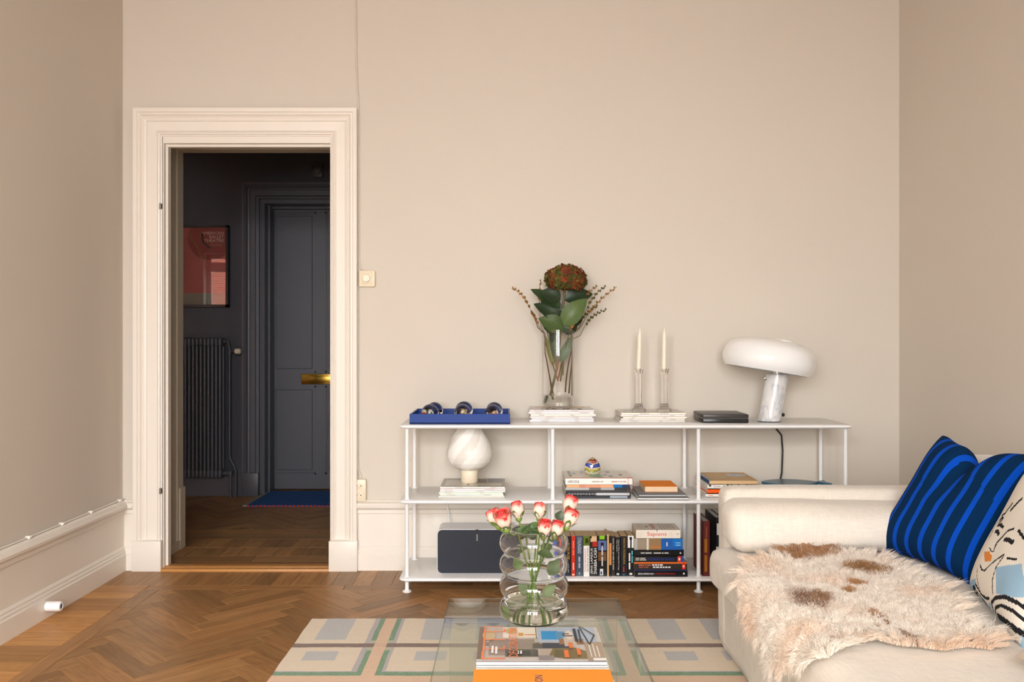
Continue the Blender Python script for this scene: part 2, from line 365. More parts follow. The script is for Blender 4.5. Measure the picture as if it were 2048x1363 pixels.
# ------------------------------------------------------------------ parquet
def clip(poly, xmin, xmax, ymin, ymax):
    def cut(p, f, isect):
        out = []
        for i in range(len(p)):
            a, b = p[i], p[(i+1) % len(p)]; fa, fb = f(a), f(b)
            if fa >= 0: out.append(a)
            if (fa >= 0) != (fb >= 0):
                t = fa / (fa - fb); out.append((a[0]+t*(b[0]-a[0]), a[1]+t*(b[1]-a[1])))
        return out
    for f in (lambda p: p[0]-xmin, lambda p: xmax-p[0], lambda p: p[1]-ymin, lambda p: ymax-p[1]):
        poly = cut(poly, f, None)
        if len(poly) < 3: return []
    return poly
def area(p): return abs(sum(p[i][0]*p[(i+1) % len(p)][1]-p[(i+1) % len(p)][0]*p[i][1] for i in range(len(p))))/2
rp = random.Random(3)
class Planks:
    """one mesh: bevelled flat boards with uv along the grain"""
    def __init__(s): s.v = []; s.f = []; s.uv = []; s.c = []
    def add(s, poly, ang, tone):
        ca, sa = math.cos(ang), math.sin(ang); ou, ov = rp.random()*40, rp.random()*40
        n = len(poly); cx = sum(p[0] for p in poly)/n; cy = sum(p[1] for p in poly)/n
        if sum(poly[i][0]*poly[(i+1) % n][1]-poly[(i+1) % n][0]*poly[i][1] for i in range(n)) < 0: poly = poly[::-1]
        rings = []
        for d, z in ((0.0007, -.010), (0.0007, -.0018), (.0019, 0.0)):
            ring = []
            for (x, y) in poly:
                dx, dy = cx-x, cy-y; l = math.hypot(dx, dy); ring.append((x+dx/l*d*1.4, y+dy/l*d*1.4, z))
            rings.append(ring)
        o = len(s.v); s.v += rings[0]+rings[1]+rings[2]
        fs = [[o+2*n+i for i in range(n)]] + [[o+r*n+i, o+r*n+(i+1) % n, o+(r+1)*n+(i+1) % n, o+(r+1)*n+i] for r in (0, 1) for i in range(n)]
        for f in fs:
            s.f.append(f); s.c.append(tone)
            for i in f:
                x, y, z = s.v[i]; s.uv.append(((x*ca+y*sa)+ou, (-x*sa+y*ca)+ov))
    def build(s, name, mat, parent, kind=None):
        me = bpy.data.meshes.new(name); me.from_pydata(s.v, [], s.f); me.update()
        u = me.uv_layers.new(name='UVMap'); u.data.foreach_set('uv', np.array(s.uv, np.float32).ravel())
        a = me.color_attributes.new('Col', 'FLOAT_COLOR', 'CORNER'); arr = np.ones((len(me.loops), 4), np.float32)
        arr[:, :3] = np.repeat(np.array(s.c, np.float32), [len(f) for f in s.f], axis=0); a.data.foreach_set('color', arr.ravel())
        me.materials.append(mat); ob = bpy.data.objects.new(name, me); COL.objects.link(ob); ob.parent = parent
        if kind: ob['kind'] = kind
        return ob
def tone():
    t = rp.uniform(.74, 1.18); w = rp.uniform(-.03, .03); return (t*(1+w), t, t*(1-w))
def herringbone(xmin, xmax, ymin, ymax, ax, ay, Lp=.412, Wp=.0755):
    """boards at 45 degrees, zigzag ridges along y; (ax, ay) fixes one ridge"""
    out = []; k = 1/math.sqrt(2)
    to = lambda x, y: (ax + (x+y)*k - Lp*k, ay + (-x+y)*k)
    for i in range(-80, 80):
        for j in range(-9, 10):
            ox, oy = -Wp*i + (Lp+Wp)*j, Wp*i + (Lp-Wp)*j
            for (x0, x1, y0, y1, ang) in ((0, Lp, 0, Wp, -PI/4), (Lp, Lp+Wp, 0, Lp, PI/4)):
                p = [to(ox+a, oy+b) for a, b in ((x0, y0), (x1, y0), (x1, y1), (x0, y1))]
                p = clip(p, xmin, xmax, ymin, ymax)
                if len(p) >= 3 and area(p) > 2e-4: out.append((p, ang, tone(), 'wood'))
    return out
def boards(xmin, xmax, ymin, ymax, along, width, mat='wood', maxlen=9):
    out = []
    if along == 'x':
        y = ymin
        while y < ymax-1e-4:
            y1 = min(y+width*rp.uniform(.93, 1.07), ymax)
            if ymax-y1 < width*.35: y1 = ymax
            x = xmin - (rp.uniform(0, maxlen*.8) if xmax-xmin > maxlen else 0)
            while x < xmax-1e-4:
                x1 = min(x+maxlen, xmax); p = clip([(x, y), (x1, y), (x1, y1), (x, y1)], xmin, xmax, ymin, ymax)
                if len(p) >= 3 and area(p) > 1e-4: out.append((p, 0, tone(), mat))
                x = x1
            y = y1
    else:
        for (p, a, t, m) in boards(ymin, ymax, xmin, xmax, 'x', width, mat, maxlen): out.append(([(b, a_) for a_, b in p], PI/2, t, m))
    return out
def seen(p):
    cx = sum(q[0] for q in p)/len(p); cy = sum(q[1] for q in p)/len(p)
    if cy < 2.6: return -1
    x = VX+F*cx/cy; y = VY+F*H/cy
    if not (-60 < x < 2100 and y < 1400): return -1
    if cx > -.76 and cy < 3.38: return -1          # under the rug
    if cx > .95: return -1
    return 1/cy
fl = MB(); fl.box(XL, XR, YW, YB, -.05, -.009); fl.box(OX0, OX1, YB, YH0, -.05, -.009)
floor = struct('floor', fl, M['subfloor'], 'oak herringbone parquet floor of the living room')
fh = MB(); fh.box(-6, 0, YH0, 6.65, -.05, -.009); floor_h = struct('floor_hall', fh, M['subfloor'], 'oak herringbone parquet floor of the hall')
fn_ = MB(); fn_.box(-6, XL-.19, YW, YB, -.05, 0); fn_.box(NX0, NX1, YB, YH0, -.05, 0); struct('floor_next_room', fn_, plain('oak_plain', C(150, 100, 58), .4), 'oak floor of the next room')
bdx, bdx2 = -1.655, -1.585; bdy, bdy2 = 3.93, 3.866
room = []
room += boards(XL, XR, bdy, 4.20, 'y', .092)                                  # short boards along the back wall
room += boards(bdx, XR, bdy2, bdy, 'x', .08, maxlen=.95)                      # border strip
room += boards(XL, bdx, YW, bdy, 'x', .083, mat='pine')                       # pale boards along the side wall
room += boards(bdx, bdx2, YW, bdy2, 'y', .09, maxlen=1.1)
room += herringbone(bdx2, XR, YW, bdy2, -1.25, 3.665)
room.sort(key=lambda q: -seen(q[0]))
hall = boards(OX0, OX1, 4.262, 4.475, 'x', .1, maxlen=.9)
hall += boards(-6, 0, 4.475 if False else YH0, 4.865, 'y', .095) + boards(OX0, OX1, 4.475, YH0, 'y', .095)
hall += boards(-6, 0, 4.865, 5.10, 'x', .075, maxlen=1.0)
hall += herringbone(-6, 0, 5.10, 6.6, -1.9, 5.3)
nvis = 0
rest = {'wood': Planks(), 'pine': Planks()}
for (p, a, t, m) in room:
    if seen(p) > 0 and nvis < 240:
        pk = Planks(); pk.add(p, a, t); pk.build('plank', M[m], floor); nvis += 1
    else: rest[m].add(p, a, t)
for m in rest: rest[m].build('parquet_boards', M[m], floor, 'stuff')
hr = Planks(); nh = 0
for (p, a, t, m) in hall:
    cx = sum(q[0] for q in p)/len(p); cy = sum(q[1] for q in p)/len(p); x = VX+F*cx/cy
    if 345 < x < 672 and nh < 290:
        pk = Planks(); pk.add(p, a, t); pk.build('plank', M['wood'], floor_h); nh += 1
    else: hr.add(p, a, t)
hr.build('parquet_boards', M['wood'], floor_h, 'stuff')
th = MB(); th.rbox(JX0-.02, JX1+.02, 4.165, 4.262, -.008, .013, .006, 2, C(196, 140, 78)); th.rbox(JX0-.02, JX1+.02, 4.20, 4.262, .0, .016, .004, 2, C(190, 134, 74))
struct('trim_3', th, plain('oak_threshold', C(196, 138, 76), .4, var=.12, vscale=14), 'oak threshold strip in the doorway', smooth=40)

# ------------------------------------------------------------------ skirting (tall moulded baseboard)
SK = [(.030, 0), (.030, .080), (.025, .086), (.025, .094), (.020, .100), (.020, .108), (.012, .118), (.012, .276), (.022, .280), (.022, .297), (.030, .303),
      (.040, .310), (.042, .322), (.036, .332), (.020, .337), (.012, .345), (0, .345)]
def skirting(name, label, axis, wallpos, sgn, a, b, mat, prof=SK):
    """axis 'x': runs along x on a wall at y=wallpos facing sgn*y"""
    mb = MB(); n = len(prof); vs = []
    for q in (a, b):
        for t, z in prof: vs.append((q, wallpos+sgn*t, z) if axis == 'x' else (wallpos+sgn*t, q, z))
    fs = [(k, k+1, n+k+1, n+k) for k in range(n-1)] + [list(range(n)), list(range(n, 2*n))]
    mb.add(vs, fs); return struct(name, mb, mat, label)
CX0, CX1, CZ = JX0-.140, JX1+.132, JZ+.166     # outside of casing
skirting('baseboard_back', 'tall cream moulded skirting board behind the white shelf', 'x', YB, -1, CX1+.002, XR, M['trim'])
skirting('baseboard_corner', 'short cream skirting piece between corner and door casing', 'x', YB, -1, XL, CX0-.004, M['trim'])
skirting('baseboard_left', 'tall cream moulded skirting board along the side wall', 'y', XL, 1, YW, YB, M['trim'])
skirting('baseboard_right', 'tall cream moulded skirting board behind the sofa', 'y', XR, -1, YW, YB, M['trim'])

# ------------------------------------------------------------------ door casing, jambs
PROF = [(0, 0), (0, .022), (.006, .024), (.009, .030), (.016, .032), (.020, .026), (.026, .022), (.030, .018), (.072, .020), (.076, .027), (.086, .030), (.090, .026), (.096, .030), (.104, .040), (.112, .040), (.116, .046), (.134, .047), (.134, 0)]
def casing(x0, x1, z0, zt, y, k=1.0, kt=1.0):
    pr = [(o*k, t*kt) for o, t in PROF]
    mb = MB(); mb.sweep(pr, [((x0, y, z0), (-1, 0)), ((x0, y, zt), (-1, 1)), ((x1, y, zt), (1, 1)), ((x1, y, z0), (1, 0))]); return mb
cs = struct('trim_1', casing(JX0-.006, JX1, .148, JZ+.032, YB), M['trim'], 'cream moulded casing around the doorway')
for x0, x1 in ((JX0-.146, JX0-.002), (JX1-.002, JX1+.138)):
    b = MB(); b.rbox(x0, x1, YB-.052, YB, 0, .150, .003, 2); b.build('plinth_block', M['trim'], cs, 40)
jm = MB()
jm.box(OX0, JX0-.006, YB-.022, YB, 0, JZ+.03)            # face strip between wall edge and casing
jm.box(OX0, JX0, YB-.016, 4.272, .0, JZ); jm.box(JX1, OX1, YB-.016, 4.272, .0, JZ); jm.box(OX0, OX1, YB-.016, 4.272, JZ, OZ)
jm.box(JX0, JX0+.010, YB+.012, 4.262, 0, JZ); jm.box(JX0+.010, JX1, YB+.014, 4.260, JZ-.012, JZ)
struct('trim_2', jm, M['trim'], 'cream door frame lining the doorway')
rv = MB()
for (a, b) in ((OX0-.001, OX0+.012), (OX1-.012, OX1+.001)): rv.box(a, b, 4.272, YH0, 0, OZ)
rv.box(OX0+.012, OX1-.012, 4.274, YH0-.002, OZ-.012, OZ+.001); rv.box(OX0-.002, OX0+.018, 4.60, YH0+.02, 0, OZ); rv.box(OX0+.018, OX1, 4.602, YH0+.018, OZ-.018, OZ)
rv.box(OX0, OX0+.026, 4.62, YH0+.03, .0, .33); rv.box(OX0, OX0+.024, 4.30, YH0, 0, .05)
struct('trim_4', rv, M['jamb'], 'grey-white lining of the deep doorway')
for z in (PZ(413, 4.2), PZ(980, 4.2)):
    hb = MB(); hb.tube([(JX0-.010, YB-.036, z-.014), (JX0-.010, YB-.036, z+.014)], .005, 8); hb.box(JX0-.012, JX0-.006, YB-.036, YB-.016, z-.012, z+.012)
    tag(hb.build('hinge_pin', plain('hinge_steel', C(120, 112, 100), .4, metal=.8), None, 40), 'small steel hinge pin left on the door frame, ' + ('upper one' if z > 1 else 'lower one'), 'hinge')

# ------------------------------------------------------------------ hall: entrance door, casing, radiator, poster ...
hc = struct('trim_5', casing(DX0, DX1, .17, DZ, YH1, .88, .9), M['darktrim'], 'dark blue-grey casing around the entrance door')
b = MB(); b.rbox(DX0-.122, DX0+.002, YH1-.046, YH1, 0, .17, .003, 2); b.build('plinth_block', M['darktrim'], hc, 40)
b = MB(); b.rbox(DX1-.002, DX1+.122, YH1-.046, YH1, 0, .17, .003, 2); b.build('plinth_block', M['darktrim'], hc, 40)
YD = 6.47
b = MB(); b.box(DX0-.01, DX0+.035, YH1+.01, YD+.02, 0, DZ); b.box(DX1-.035, DX1+.01, YH1+.01, YD+.02, 0, DZ); b.box(DX0+.035, DX1-.035, YH1+.012, YD+.018, DZ-.03, DZ+.01)
b.box(DX0+.035, DX0+.05, YH1+.10, YD, 0, DZ-.03)
b.build('door_frame', M['darktrim'], hc)
ex0, ex1 = DX0+.052, DX1-.05; ez1 = PZ(418, YD)
b = MB(); b.box(ex0, ex1, YD-.02, YD+.02, ez1+.012, DZ-.03); b.box(ex0-.02, ex1+.02, YD-.045, YD+.02, ez1-.004, ez1+.014); b.build('transom_panel', M['darktrim'], hc)
# leaf with four recessed panels
dm = MB()
px_ = [(PX(544, YD), PX(632, YD)), (PX(650, YD), ex1-.09)]; pz_ = [(PZ(948, YD), PZ(771, YD)), (PZ(745, YD), ez1-.10+.08)]
xs_ = [ex0, px_[0][0], px_[0][1], px_[1][0], px_[1][1], ex1]; zs_ = [.012, pz_[0][0], pz_[0][1], pz_[1][0], pz_[1][1], ez1-.005]
for i in range(5):
    for j in range(5):
        pan = i in (1, 3) and j in (1, 3)
        dm.box(xs_[i], xs_[i+1], YD+(.016 if pan else 0), YD+.045, zs_[j], zs_[j+1])
door = struct('door_1', dm, M['darktrim'], 'dark blue-grey panelled entrance door in the hall')
for i in (1, 3):
    for j in (1, 3):
        x0, x1, z0, z1 = xs_[i], xs_[i+1], zs_[j], zs_[j+1]; m_ = MB()
        for (a, b_, c_, d_) in ((x0, x1, z0, z0+.012), (x0, x1, z1-.012, z1), (x0, x0+.012, z0, z1), (x1-.012, x1, z0, z1)): m_.box(a, b_, YD+.004, YD+.018, c_, d_)
        m_.rbox(x0+.03, x1-.03, YD+.008, YD+.02, z0+.03, z1-.03, .004, 1)
        m_.build('panel_moulding', M['darktrim'], door)
bp_ = MB(); bp_.rbox(PX(603, YD), PX(603, YD)+.34, YD-.008, YD, PZ(768, YD), PZ(747, YD), .003, 2); bp_.rbox(PX(618, YD), PX(603, YD)+.28, YD-.014, YD-.006, PZ(764, YD), PZ(751, YD), .003, 2)
bp_.build('letter_slot', M['brass'], door, 40)
# hall skirting
skh = [(.022, 0), (.022, .17), (.016, .178), (.012, .19), (0, .19)]
skirting('baseboard_hall', 'dark blue-grey skirting board under the radiator', 'x', YH1, -1, -6, DX0-.124, M['darktrim'], skh)
# radiator
YR = 6.165
rad = thing('radiator', 'dark grey column radiator with pipe on the hall wall', 'radiator', (PX(400, YR), YR, .146))
cw = 7.62/F*YR; zt = PZ(675, YR)-.146; x_last = PX(447, YR)-rad.location.x-cw/2
sec = MB()
for dy in (-.035, .035):
    sec.tube([(0, dy, .02), (0, dy, .06), (0, dy, zt-.06), (0, dy, zt-.015)], [.0095, .0115, .0115, .0095], 10)
sec.rbox(-cw*.47, cw*.47, -.05, .05, 0, .062, .010, 3); sec.rbox(-cw*.47, cw*.47, -.05, .05, zt-.062, zt, .010, 3)
s0 = sec.build('column', M['darktrim'], rad, 40); s0.location.x = x_last
for k in range(1, 19):
    c_ = s0.copy(); COL.objects.link(c_); c_.location.x = x_last-k*cw
xe = x_last+cw/2; b = MB()
px0 = PX(459, YR)-rad.location.x
b.tube([(xe, 0, zt-.026), (xe+.02, 0, zt-.026)], .013, 10)
b.tube([(xe+.015, 0, zt-.026), (xe+.035, 0, zt-.028), (px0-.008, 0, zt-.045), (px0, 0, zt-.075), (px0, 0, zt-.12)], .0095, 10)
b.tube([(px0, 0, zt-.085), (px0, 0, zt-.125)], .014, 10)
b.tube([(px0, 0, zt-.11), (px0, 0, .15), (px0+.006, 0, .13), (px0+.035, 0, .08), (px0+.044, 0, .05), (px0+.044, 0, -.146)], .0095, 10)
b.tube([(xe, 0, .03), (xe+.05, 0, .03)], .015, 10); b.tube([(xe+.05, 0, .05), (xe+.05, 0, -.146)], .010, 10); b.tube([(xe+.05, 0, .05), (xe+.05, 0, .015)], .018, 10)
b.build('pipe', M['darktrim'], rad, 40)
b = MB(); vz = PZ(702, YR)-.146; vx = PX(470, YR)-rad.location.x
b.tube([(px0, 0, vz), (vx, 0, vz)], .008, 8, C(60, 55, 45))
b.build('valve_stem', M['darktrim'], rad, 40)
b = MB(); b.tube([(vx-.002, 0, vz), (vx+.004, 0, vz), (vx+.036, 0, vz), (vx+.042, 0, vz)], [.015, .021, .021, .016], 12); b.build('thermostat_knob', M['plastic'], rad, 40)
for x in (-.30, -.05):
    b = MB(); b.box(x-.01, x+.01, .04, YH1-YR, .05, .09); b.build('bracket', M['darktrim'], rad)
# poster
YP = 6.215
pxl, pxr = PX(456, YP)-.62+.18, PX(456, YP); pz0, pz1 = PZ(614, YP), PZ(450, YP); pcx = (pxl+pxr)/2
pst = thing('framed_poster', 'pink ballet poster in a thin black frame above the radiator', 'poster', (pcx, YP, pz0)); hw = (pxr-pxl)/2; hh = pz1-pz0
b = MB()
for (a, c_, d_, e_) in ((-hw, hw, 0, .020), (-hw, hw, hh-.016, hh), (-hw, -hw+.018, 0, hh), (hw-.018, hw, 0, hh)): b.box(a, c_, 0, .035, d_, e_)
b.box(-hw, hw, .028, YH1-YP, 0, hh); b.build('frame', plain('black_frame', C(10, 10, 11), .35), pst)
b = MB(); yq = .0275
b.quad((-hw, yq, 0), (hw, yq, 0), (hw, yq, hh), (-hw, yq, hh), C(196, 104, 98)); b.quad((-hw, yq-.0003, 0), (hw, yq-.0003, 0), (hw, yq-.0003, .105), (-hw, yq-.0003, .105), C(150, 142, 128))
cxp, czp, rr_ = PX(418, YP)-pcx, PZ(474, YP)-pz0, .166
pts = [(min(hw-.018, cxp+rr_*math.cos(a*PI/24)), yq-.0006, min(hh-.016, czp+rr_*math.sin(a*PI/24))) for a in range(48)]
b.add(pts, [list(range(48))], C(158, 72, 66))
for i, s_ in enumerate(('AMERICAN', 'BALLET', 'THEATRE')):
    w_ = (.165, .105, .145)[i]; xr_ = PX(445, YP)-pcx
    add_text(b, s_, lambda x, y, w_=w_, i=i: (xr_-w_/2+x, yq-.0009, hh-.055-.027*i+y), w_, .021, C(236, 204, 188))
for i in range(3): b.quad(*[(xr_-.10+dx, yq-.0009, hh-.135-.008*i+dz) for dx, dz in ((0, 0), (.09, 0), (.09, .003), (0, .003))], C(176, 120, 110))
b.tube([(cxp-.16, yq-.001, czp+.02), (cxp-.10, yq-.001, czp-.06), (cxp-.07, yq-.001, czp-.14), (cxp-.04, yq-.001, czp-.17)], .003, 4, C(170, 140, 60))
b.tube([(cxp-.06, yq-.001, czp+.03), (cxp-.05, yq-.001, czp-.04), (cxp+.0, yq-.001, czp-.08)], .007, 5, C(70, 62, 62))
b.build('poster_print', M['print'], pst)
b = MB(); b.box(-hw+.01, hw-.01, .014, .016, .012, hh-.01); b.build('glazing', thin_glass('poster_glass', (.96, .96, .96), 1.55), pst)
# bell box over the door
bb = thing('door_bell', 'small dark bell box above the entrance door', 'door bell', (PX(635, YH1), YH1, PZ(355, YH1)))
b = MB(); b.rbox(-.042, .042, -.03, 0, 0, .10, .006, 2); b.build('case', M['darktrim'], bb, 40)
b = MB(); b.lathe([(.034, 0), (.034, .008), (.026, .014), (.0001, .014)], 20, (0, -.03, .052), None, Matrix.Rotation(R(90), 3, 'X')); b.build('bell_dome', M['darktrim'], bb, 40)
# doormat
dmx0, dmy0, dmy1 = -1.79, 5.82, 6.40
mt = thing('door_mat', 'blue woven door mat with red stitched edge in the hall', 'door mat', (-1.2, 6.1, 0))
b = MB(); b.grid(lambda u, v: (dmx0+1.2+u*1.15+.012*v, dmy0-6.1+v*(dmy1-dmy0), .009+.0015*math.sin(u*60)*math.sin(v*40)), 40, 24)
b.box(dmx0+1.2, dmx0+2.35, dmy0-6.1, dmy1-6.1, .001, .008); b.build('mat_weave', plain('blue_wool', C(62, 98, 152), .95, .1, bump=.6, bscale=260, var=.25, vscale=80), mt)
b = MB(); b.rbox(dmx0+1.2-.03, dmx0+1.2+.004, dmy0-6.1, dmy1-6.1, .001, .011, .003, 1); b.build('edge_binding', plain('grey_binding', C(150, 142, 130), .9), mt)
b = MB()
for k in range(40): x = dmx0+1.2+.015+k*.0285; b.rbox(x-.007, x+.007, dmy0-6.1-.012, dmy0-6.1+.003, .001, .012, .003, 1)
tag(b.build('red_stitching', plain('red_yarn', C(196, 52, 36), .9), mt), kind='stuff')

# ------------------------------------------------------------------ wall fittings
sw = thing('light_switch', 'cream rotary light switch beside the door casing', 'light switch', (PX(735, YB), YB, PZ(574, YB)))
b = MB(); b.rbox(-.041, .041, -.022, 0, 0, .083, .008, 3); b.build('cover_plate', M['plastic'], sw, 40)
b = MB(); b.rbox(-.027, .027, -.028, -.02, .015, .069, .004, 2); b.build('inner_plate', M['plastic'], sw, 40)
b = MB(); b.lathe([(.019, 0), (.019, .010), (.017, .013), (.0001, .013)], 24, (0, -.027, .042), None, Matrix.Rotation(R(90), 3, 'X')); b.build('dial', M['plastic'], sw, 40)
so = thing('wall_socket', 'cream double wall socket above the skirting beside the casing', 'socket', (PX(720, YB), YB, PZ(1000, YB)))
b = MB(); b.rbox(-.034, .034, -.030, 0, 0, .108, .004, 2); b.build('cover_plate', M['plastic'], so, 40)
for zc in (.031, .077):
    b = MB(); b.lathe([(.019, 0), (.019, .002), (.017, .0025), (.0001, .0015)], 24, (0, -.030, zc), None, Matrix.Rotation(R(90), 3, 'X')); q = b.build('outlet_face', M['plastic'], so, 40)
    for dx, dz in ((-.0095, 0), (.0095, 0)):
        b = MB(); b.lathe([(.0028, 0), (.0028, .0012), (.0001, .0012)], 10, (dx, -.0318, zc+dz), None, Matrix.Rotation(R(90), 3, 'X')); b.build('pin_hole', M['hole'], q)
    b = MB(); b.lathe([(.0018, 0), (.0018, .0012), (.0001, .0012)], 8, (0, -.0318, zc+(.0095 if zc < .05 else -.0095)), None, Matrix.Rotation(R(90), 3, 'X')); b.build('pin_hole', plain('earth_pin', C(120, 108, 90), .5), q)
xc = PX(717.5, YB)
def cable(name, label, pts, r, mat): b = MB(); b.tube(pts, r, 8); return tag(b.build(name, mat, None, 60), label, 'cable')
cable('wall_cable', 'painted-over cable running down the wall to the light switch', [(PX(711, YB), YB-.004, ZC-.01), (PX(713, YB), YB-.004, 2.5), (PX(718, YB), YB-.004, 2.25), (xc+.002, YB-.004, 1.52), (xc+.012, YB-.004, 1.487), (PX(733, YB), YB-.006, 1.476)], .0045, M['wall'])
cable('wall_cable', 'painted-over cable running along the door casing to the socket', [(xc-.002, YB-.004, 1.40), (xc-.004, YB-.004, .55), (xc-.002, YB-.005, .50), (xc+.012, YB-.005, .46), (xc+.013, YB-.012, .44)], .0045, M['wall'])
cable('skirting_cable', 'thin cream cable lying on top of the side wall skirting', [(XL+.008, 2.2, .350), (XL+.008, 4.19, .350)], .004, M['trim'])
for k, px in enumerate((52, 119, 177, 235)):
    y = -XL*F/(VX-px); b = MB(); b.rbox(XL, XL+.02, y-.009, y+.009, .345, .357, .003, 2); b.tube([(XL+.014, y, .352), (XL+.022, y, .356)], .003, 6)
    tag(b.build('cable_clip', M['trim'], None, 40), 'small cream cable clip on the side wall skirting', 'cable clip', 'cable clips along the skirting')
ds = thing('door_stop', 'white cylinder door stop with black rubber fixed to the skirting', 'door stop', (XL+.03, 3.46, PZ(1210, 3.47)))
b = MB(); Mx = Matrix.Rotation(R(90), 3, 'Y'); b.lathe([(.016, 0), (.020, .003), (.020, .058), (.018, .062), (.011, .063), (.011, .058), (.0001, .058)], 24, (0, 0, 0), None, Mx); b.build('cylinder', M['white'], ds, 40)
b = MB(); b.lathe([(.0105, .056), (.0105, .0605), (.0001, .0605)], 16, (0, 0, 0), None, Mx); b.build('rubber_tip', M['blackm'], ds, 40)

# ------------------------------------------------------------------ the white shelf unit
SY0, SY1 = 3.791, 4.171; SX0, SX1 = PX(797, SY0), PX(1709, SY0); ZS = [.0690, .4165, .753]; TH = .0155
PXS = [PX(814, 3.829), PX(1105.5, 3.829), PX(1397, 3.829), PX(1691, 3.829)]; PYS = [3.829, 4.133]
sh = thing('shelf_unit', 'long low white steel shelf unit with three shelves and round posts', 'shelf', ((SX0+SX1)/2, (SY0+SY1)/2, 0)); ox, oy = sh.location.x, sh.location.y
def rrect(x0, x1, y0, y1, r, n=6):
    p = []
    for cx, cy, a0 in ((x1-r, y1-r, 0), (x0+r, y1-r, 90), (x0+r, y0+r, 180), (x1-r, y0+r, 270)):
        p += [(cx+r*math.cos(R(a0+90*i/n)), cy+r*math.sin(R(a0+90*i/n))) for i in range(n+1)]
    return p
for z in ZS:
    b = MB(); rings = []
    for ins, zz in ((.010, z-TH), (.004, z-TH+.002), (0, z-TH+.007), (.001, z-.004), (.005, z)):
        rings.append([(x, y, zz) for x, y in rrect(SX0-ox+ins, SX1-ox-ins, SY0-oy+ins, SY1-oy-ins, .032-ins*.5)])
    n = len(rings[0]); vs = sum(rings, []); m_ = len(rings)
    fs = [list(range(n))[::-1], list(range((m_-1)*n, m_*n))] + [(i*n+k, i*n+(k+1) % n, (i+1)*n+(k+1) % n, (i+1)*n+k) for i in range(m_-1) for k in range(n)]
    b.add(vs, fs); b.build('shelf_board', M['white'], sh, 50)
for x in PXS:
    for y in PYS:
        b = MB(); b.lathe([(.019, 0), (.0205, .002), (.0205, .005), (.012, .009), (.0088, .014), (.0088, ZS[0]-TH)], 20, (x-ox, y-oy, 0)); b.build('foot', M['white'], sh, 40)
        for a, c_ in ((ZS[0], ZS[1]-TH), (ZS[1], ZS[2]-TH)):
            b = MB(); b.lathe([(.014, 0), (.013, .002), (.0088, .005), (.0088, c_-a-.003), (.0105, c_-a)], 20, (x-ox, y-oy, a)); b.build('post', M['white'], sh, 40)

# ------------------------------------------------------------------ books and magazines
PAPER = C(236, 230, 220); KRAFT = C(206, 176, 138)
ORD = ['topmost', 'second', 'third', 'fourth', 'fifth', 'sixth', 'seventh']
def book(name, label, cat, L, D, T, loc, cover, pages=PAPER, stand=False, rot=0, texts=(), patches=(), toptexts=(), toppatches=(), group=None, hard=False, spinecol=None, gloss=False, lean=0):
    """lying book: length L along x, spine face at -y, thickness T up; stand: length up. texts: (string, x, z, w, h, colour, flip) on the spine"""
    root = thing(name, label, cat, loc, rot, group)
    if lean: root.rotation_euler = (0, lean, rot)
    mp = (lambda x, y, z: (z-T/2, y, L/2-x)) if stand else (lambda x, y, z: (x, y, z))
    c = .0022 if hard else .0009; ins = .004 if hard else .0008
    def boxm(mb, *b, col):
        t = MB().box(*b); mb.add([mp(*p) for p in t.v], t.f, col)
    b = MB(); h, d = L/2, D/2; sc = spinecol or cover
    boxm(b, -h, h, -d, d, 0, c, col=cover); boxm(b, -h, h, -d, d, T-c, T, col=cover); boxm(b, -h, h, -d, -d+c, 0, T, col=sc)
    b.build('cover', M['gloss_print'] if gloss else M['print'], root)
    b = MB(); boxm(b, -h+ins, h-ins, -d+c, d-ins, c, T-c, col=pages)
    b.build('page_block', M['pages'], root)
    if texts or patches:
        b = MB()
        for ip, (x0, x1, z0, z1, col) in enumerate(patches):
            y = -d-.0002-.00004*ip; b.quad(*[mp(x, y, z) for x, z in ((-h+x0*L, z0*T), (-h+x1*L, z0*T), (-h+x1*L, z1*T), (-h+x0*L, z1*T))], col)
        for t in texts:
            s, cx, cz, w, hh, col = t[:6]; fl = -1 if len(t) > 6 and t[6] else 1
            add_text(b, s, lambda x, y: mp(-h+cx*L+fl*x, -d-.0003-.00004*len(patches), cz*T+fl*y), w*L, hh*T, col)
        tag(b.build('spine_print', M['print'], root), kind='stuff')
    if toptexts or toppatches:
        b = MB()
        for i, pt in enumerate(toppatches):
            z = T+.0003+.00008*i
            if len(pt) == 5 and not isinstance(pt[0], (tuple, list)):
                x0, x1, y0, y1, col = pt; b.quad(*[mp(-h+x*L, -d+y*D, z) for x, y in ((x0, y0), (x1, y0), (x1, y1), (x0, y1))], col)
            else:
                poly, col = pt; b.add([mp(-h+x*L, -d+y*D, z) for x, y in poly], [list(range(len(poly)))], col)
        zt_ = T+.0004+.00008*len(toppatches)
        for (s, cx, cy, w, hh, col, ang) in toptexts:
            ca, sa = math.cos(R(ang)), math.sin(R(ang))
            add_text(b, s, lambda x, y: mp(-h+cx*L+x*ca-y*sa, -d+cy*D+x*sa+y*ca, zt_), w, hh, col)
        tag(b.build('cover_print', M['gloss_print'], root), kind='stuff')
    return root
rb = random.Random(11)
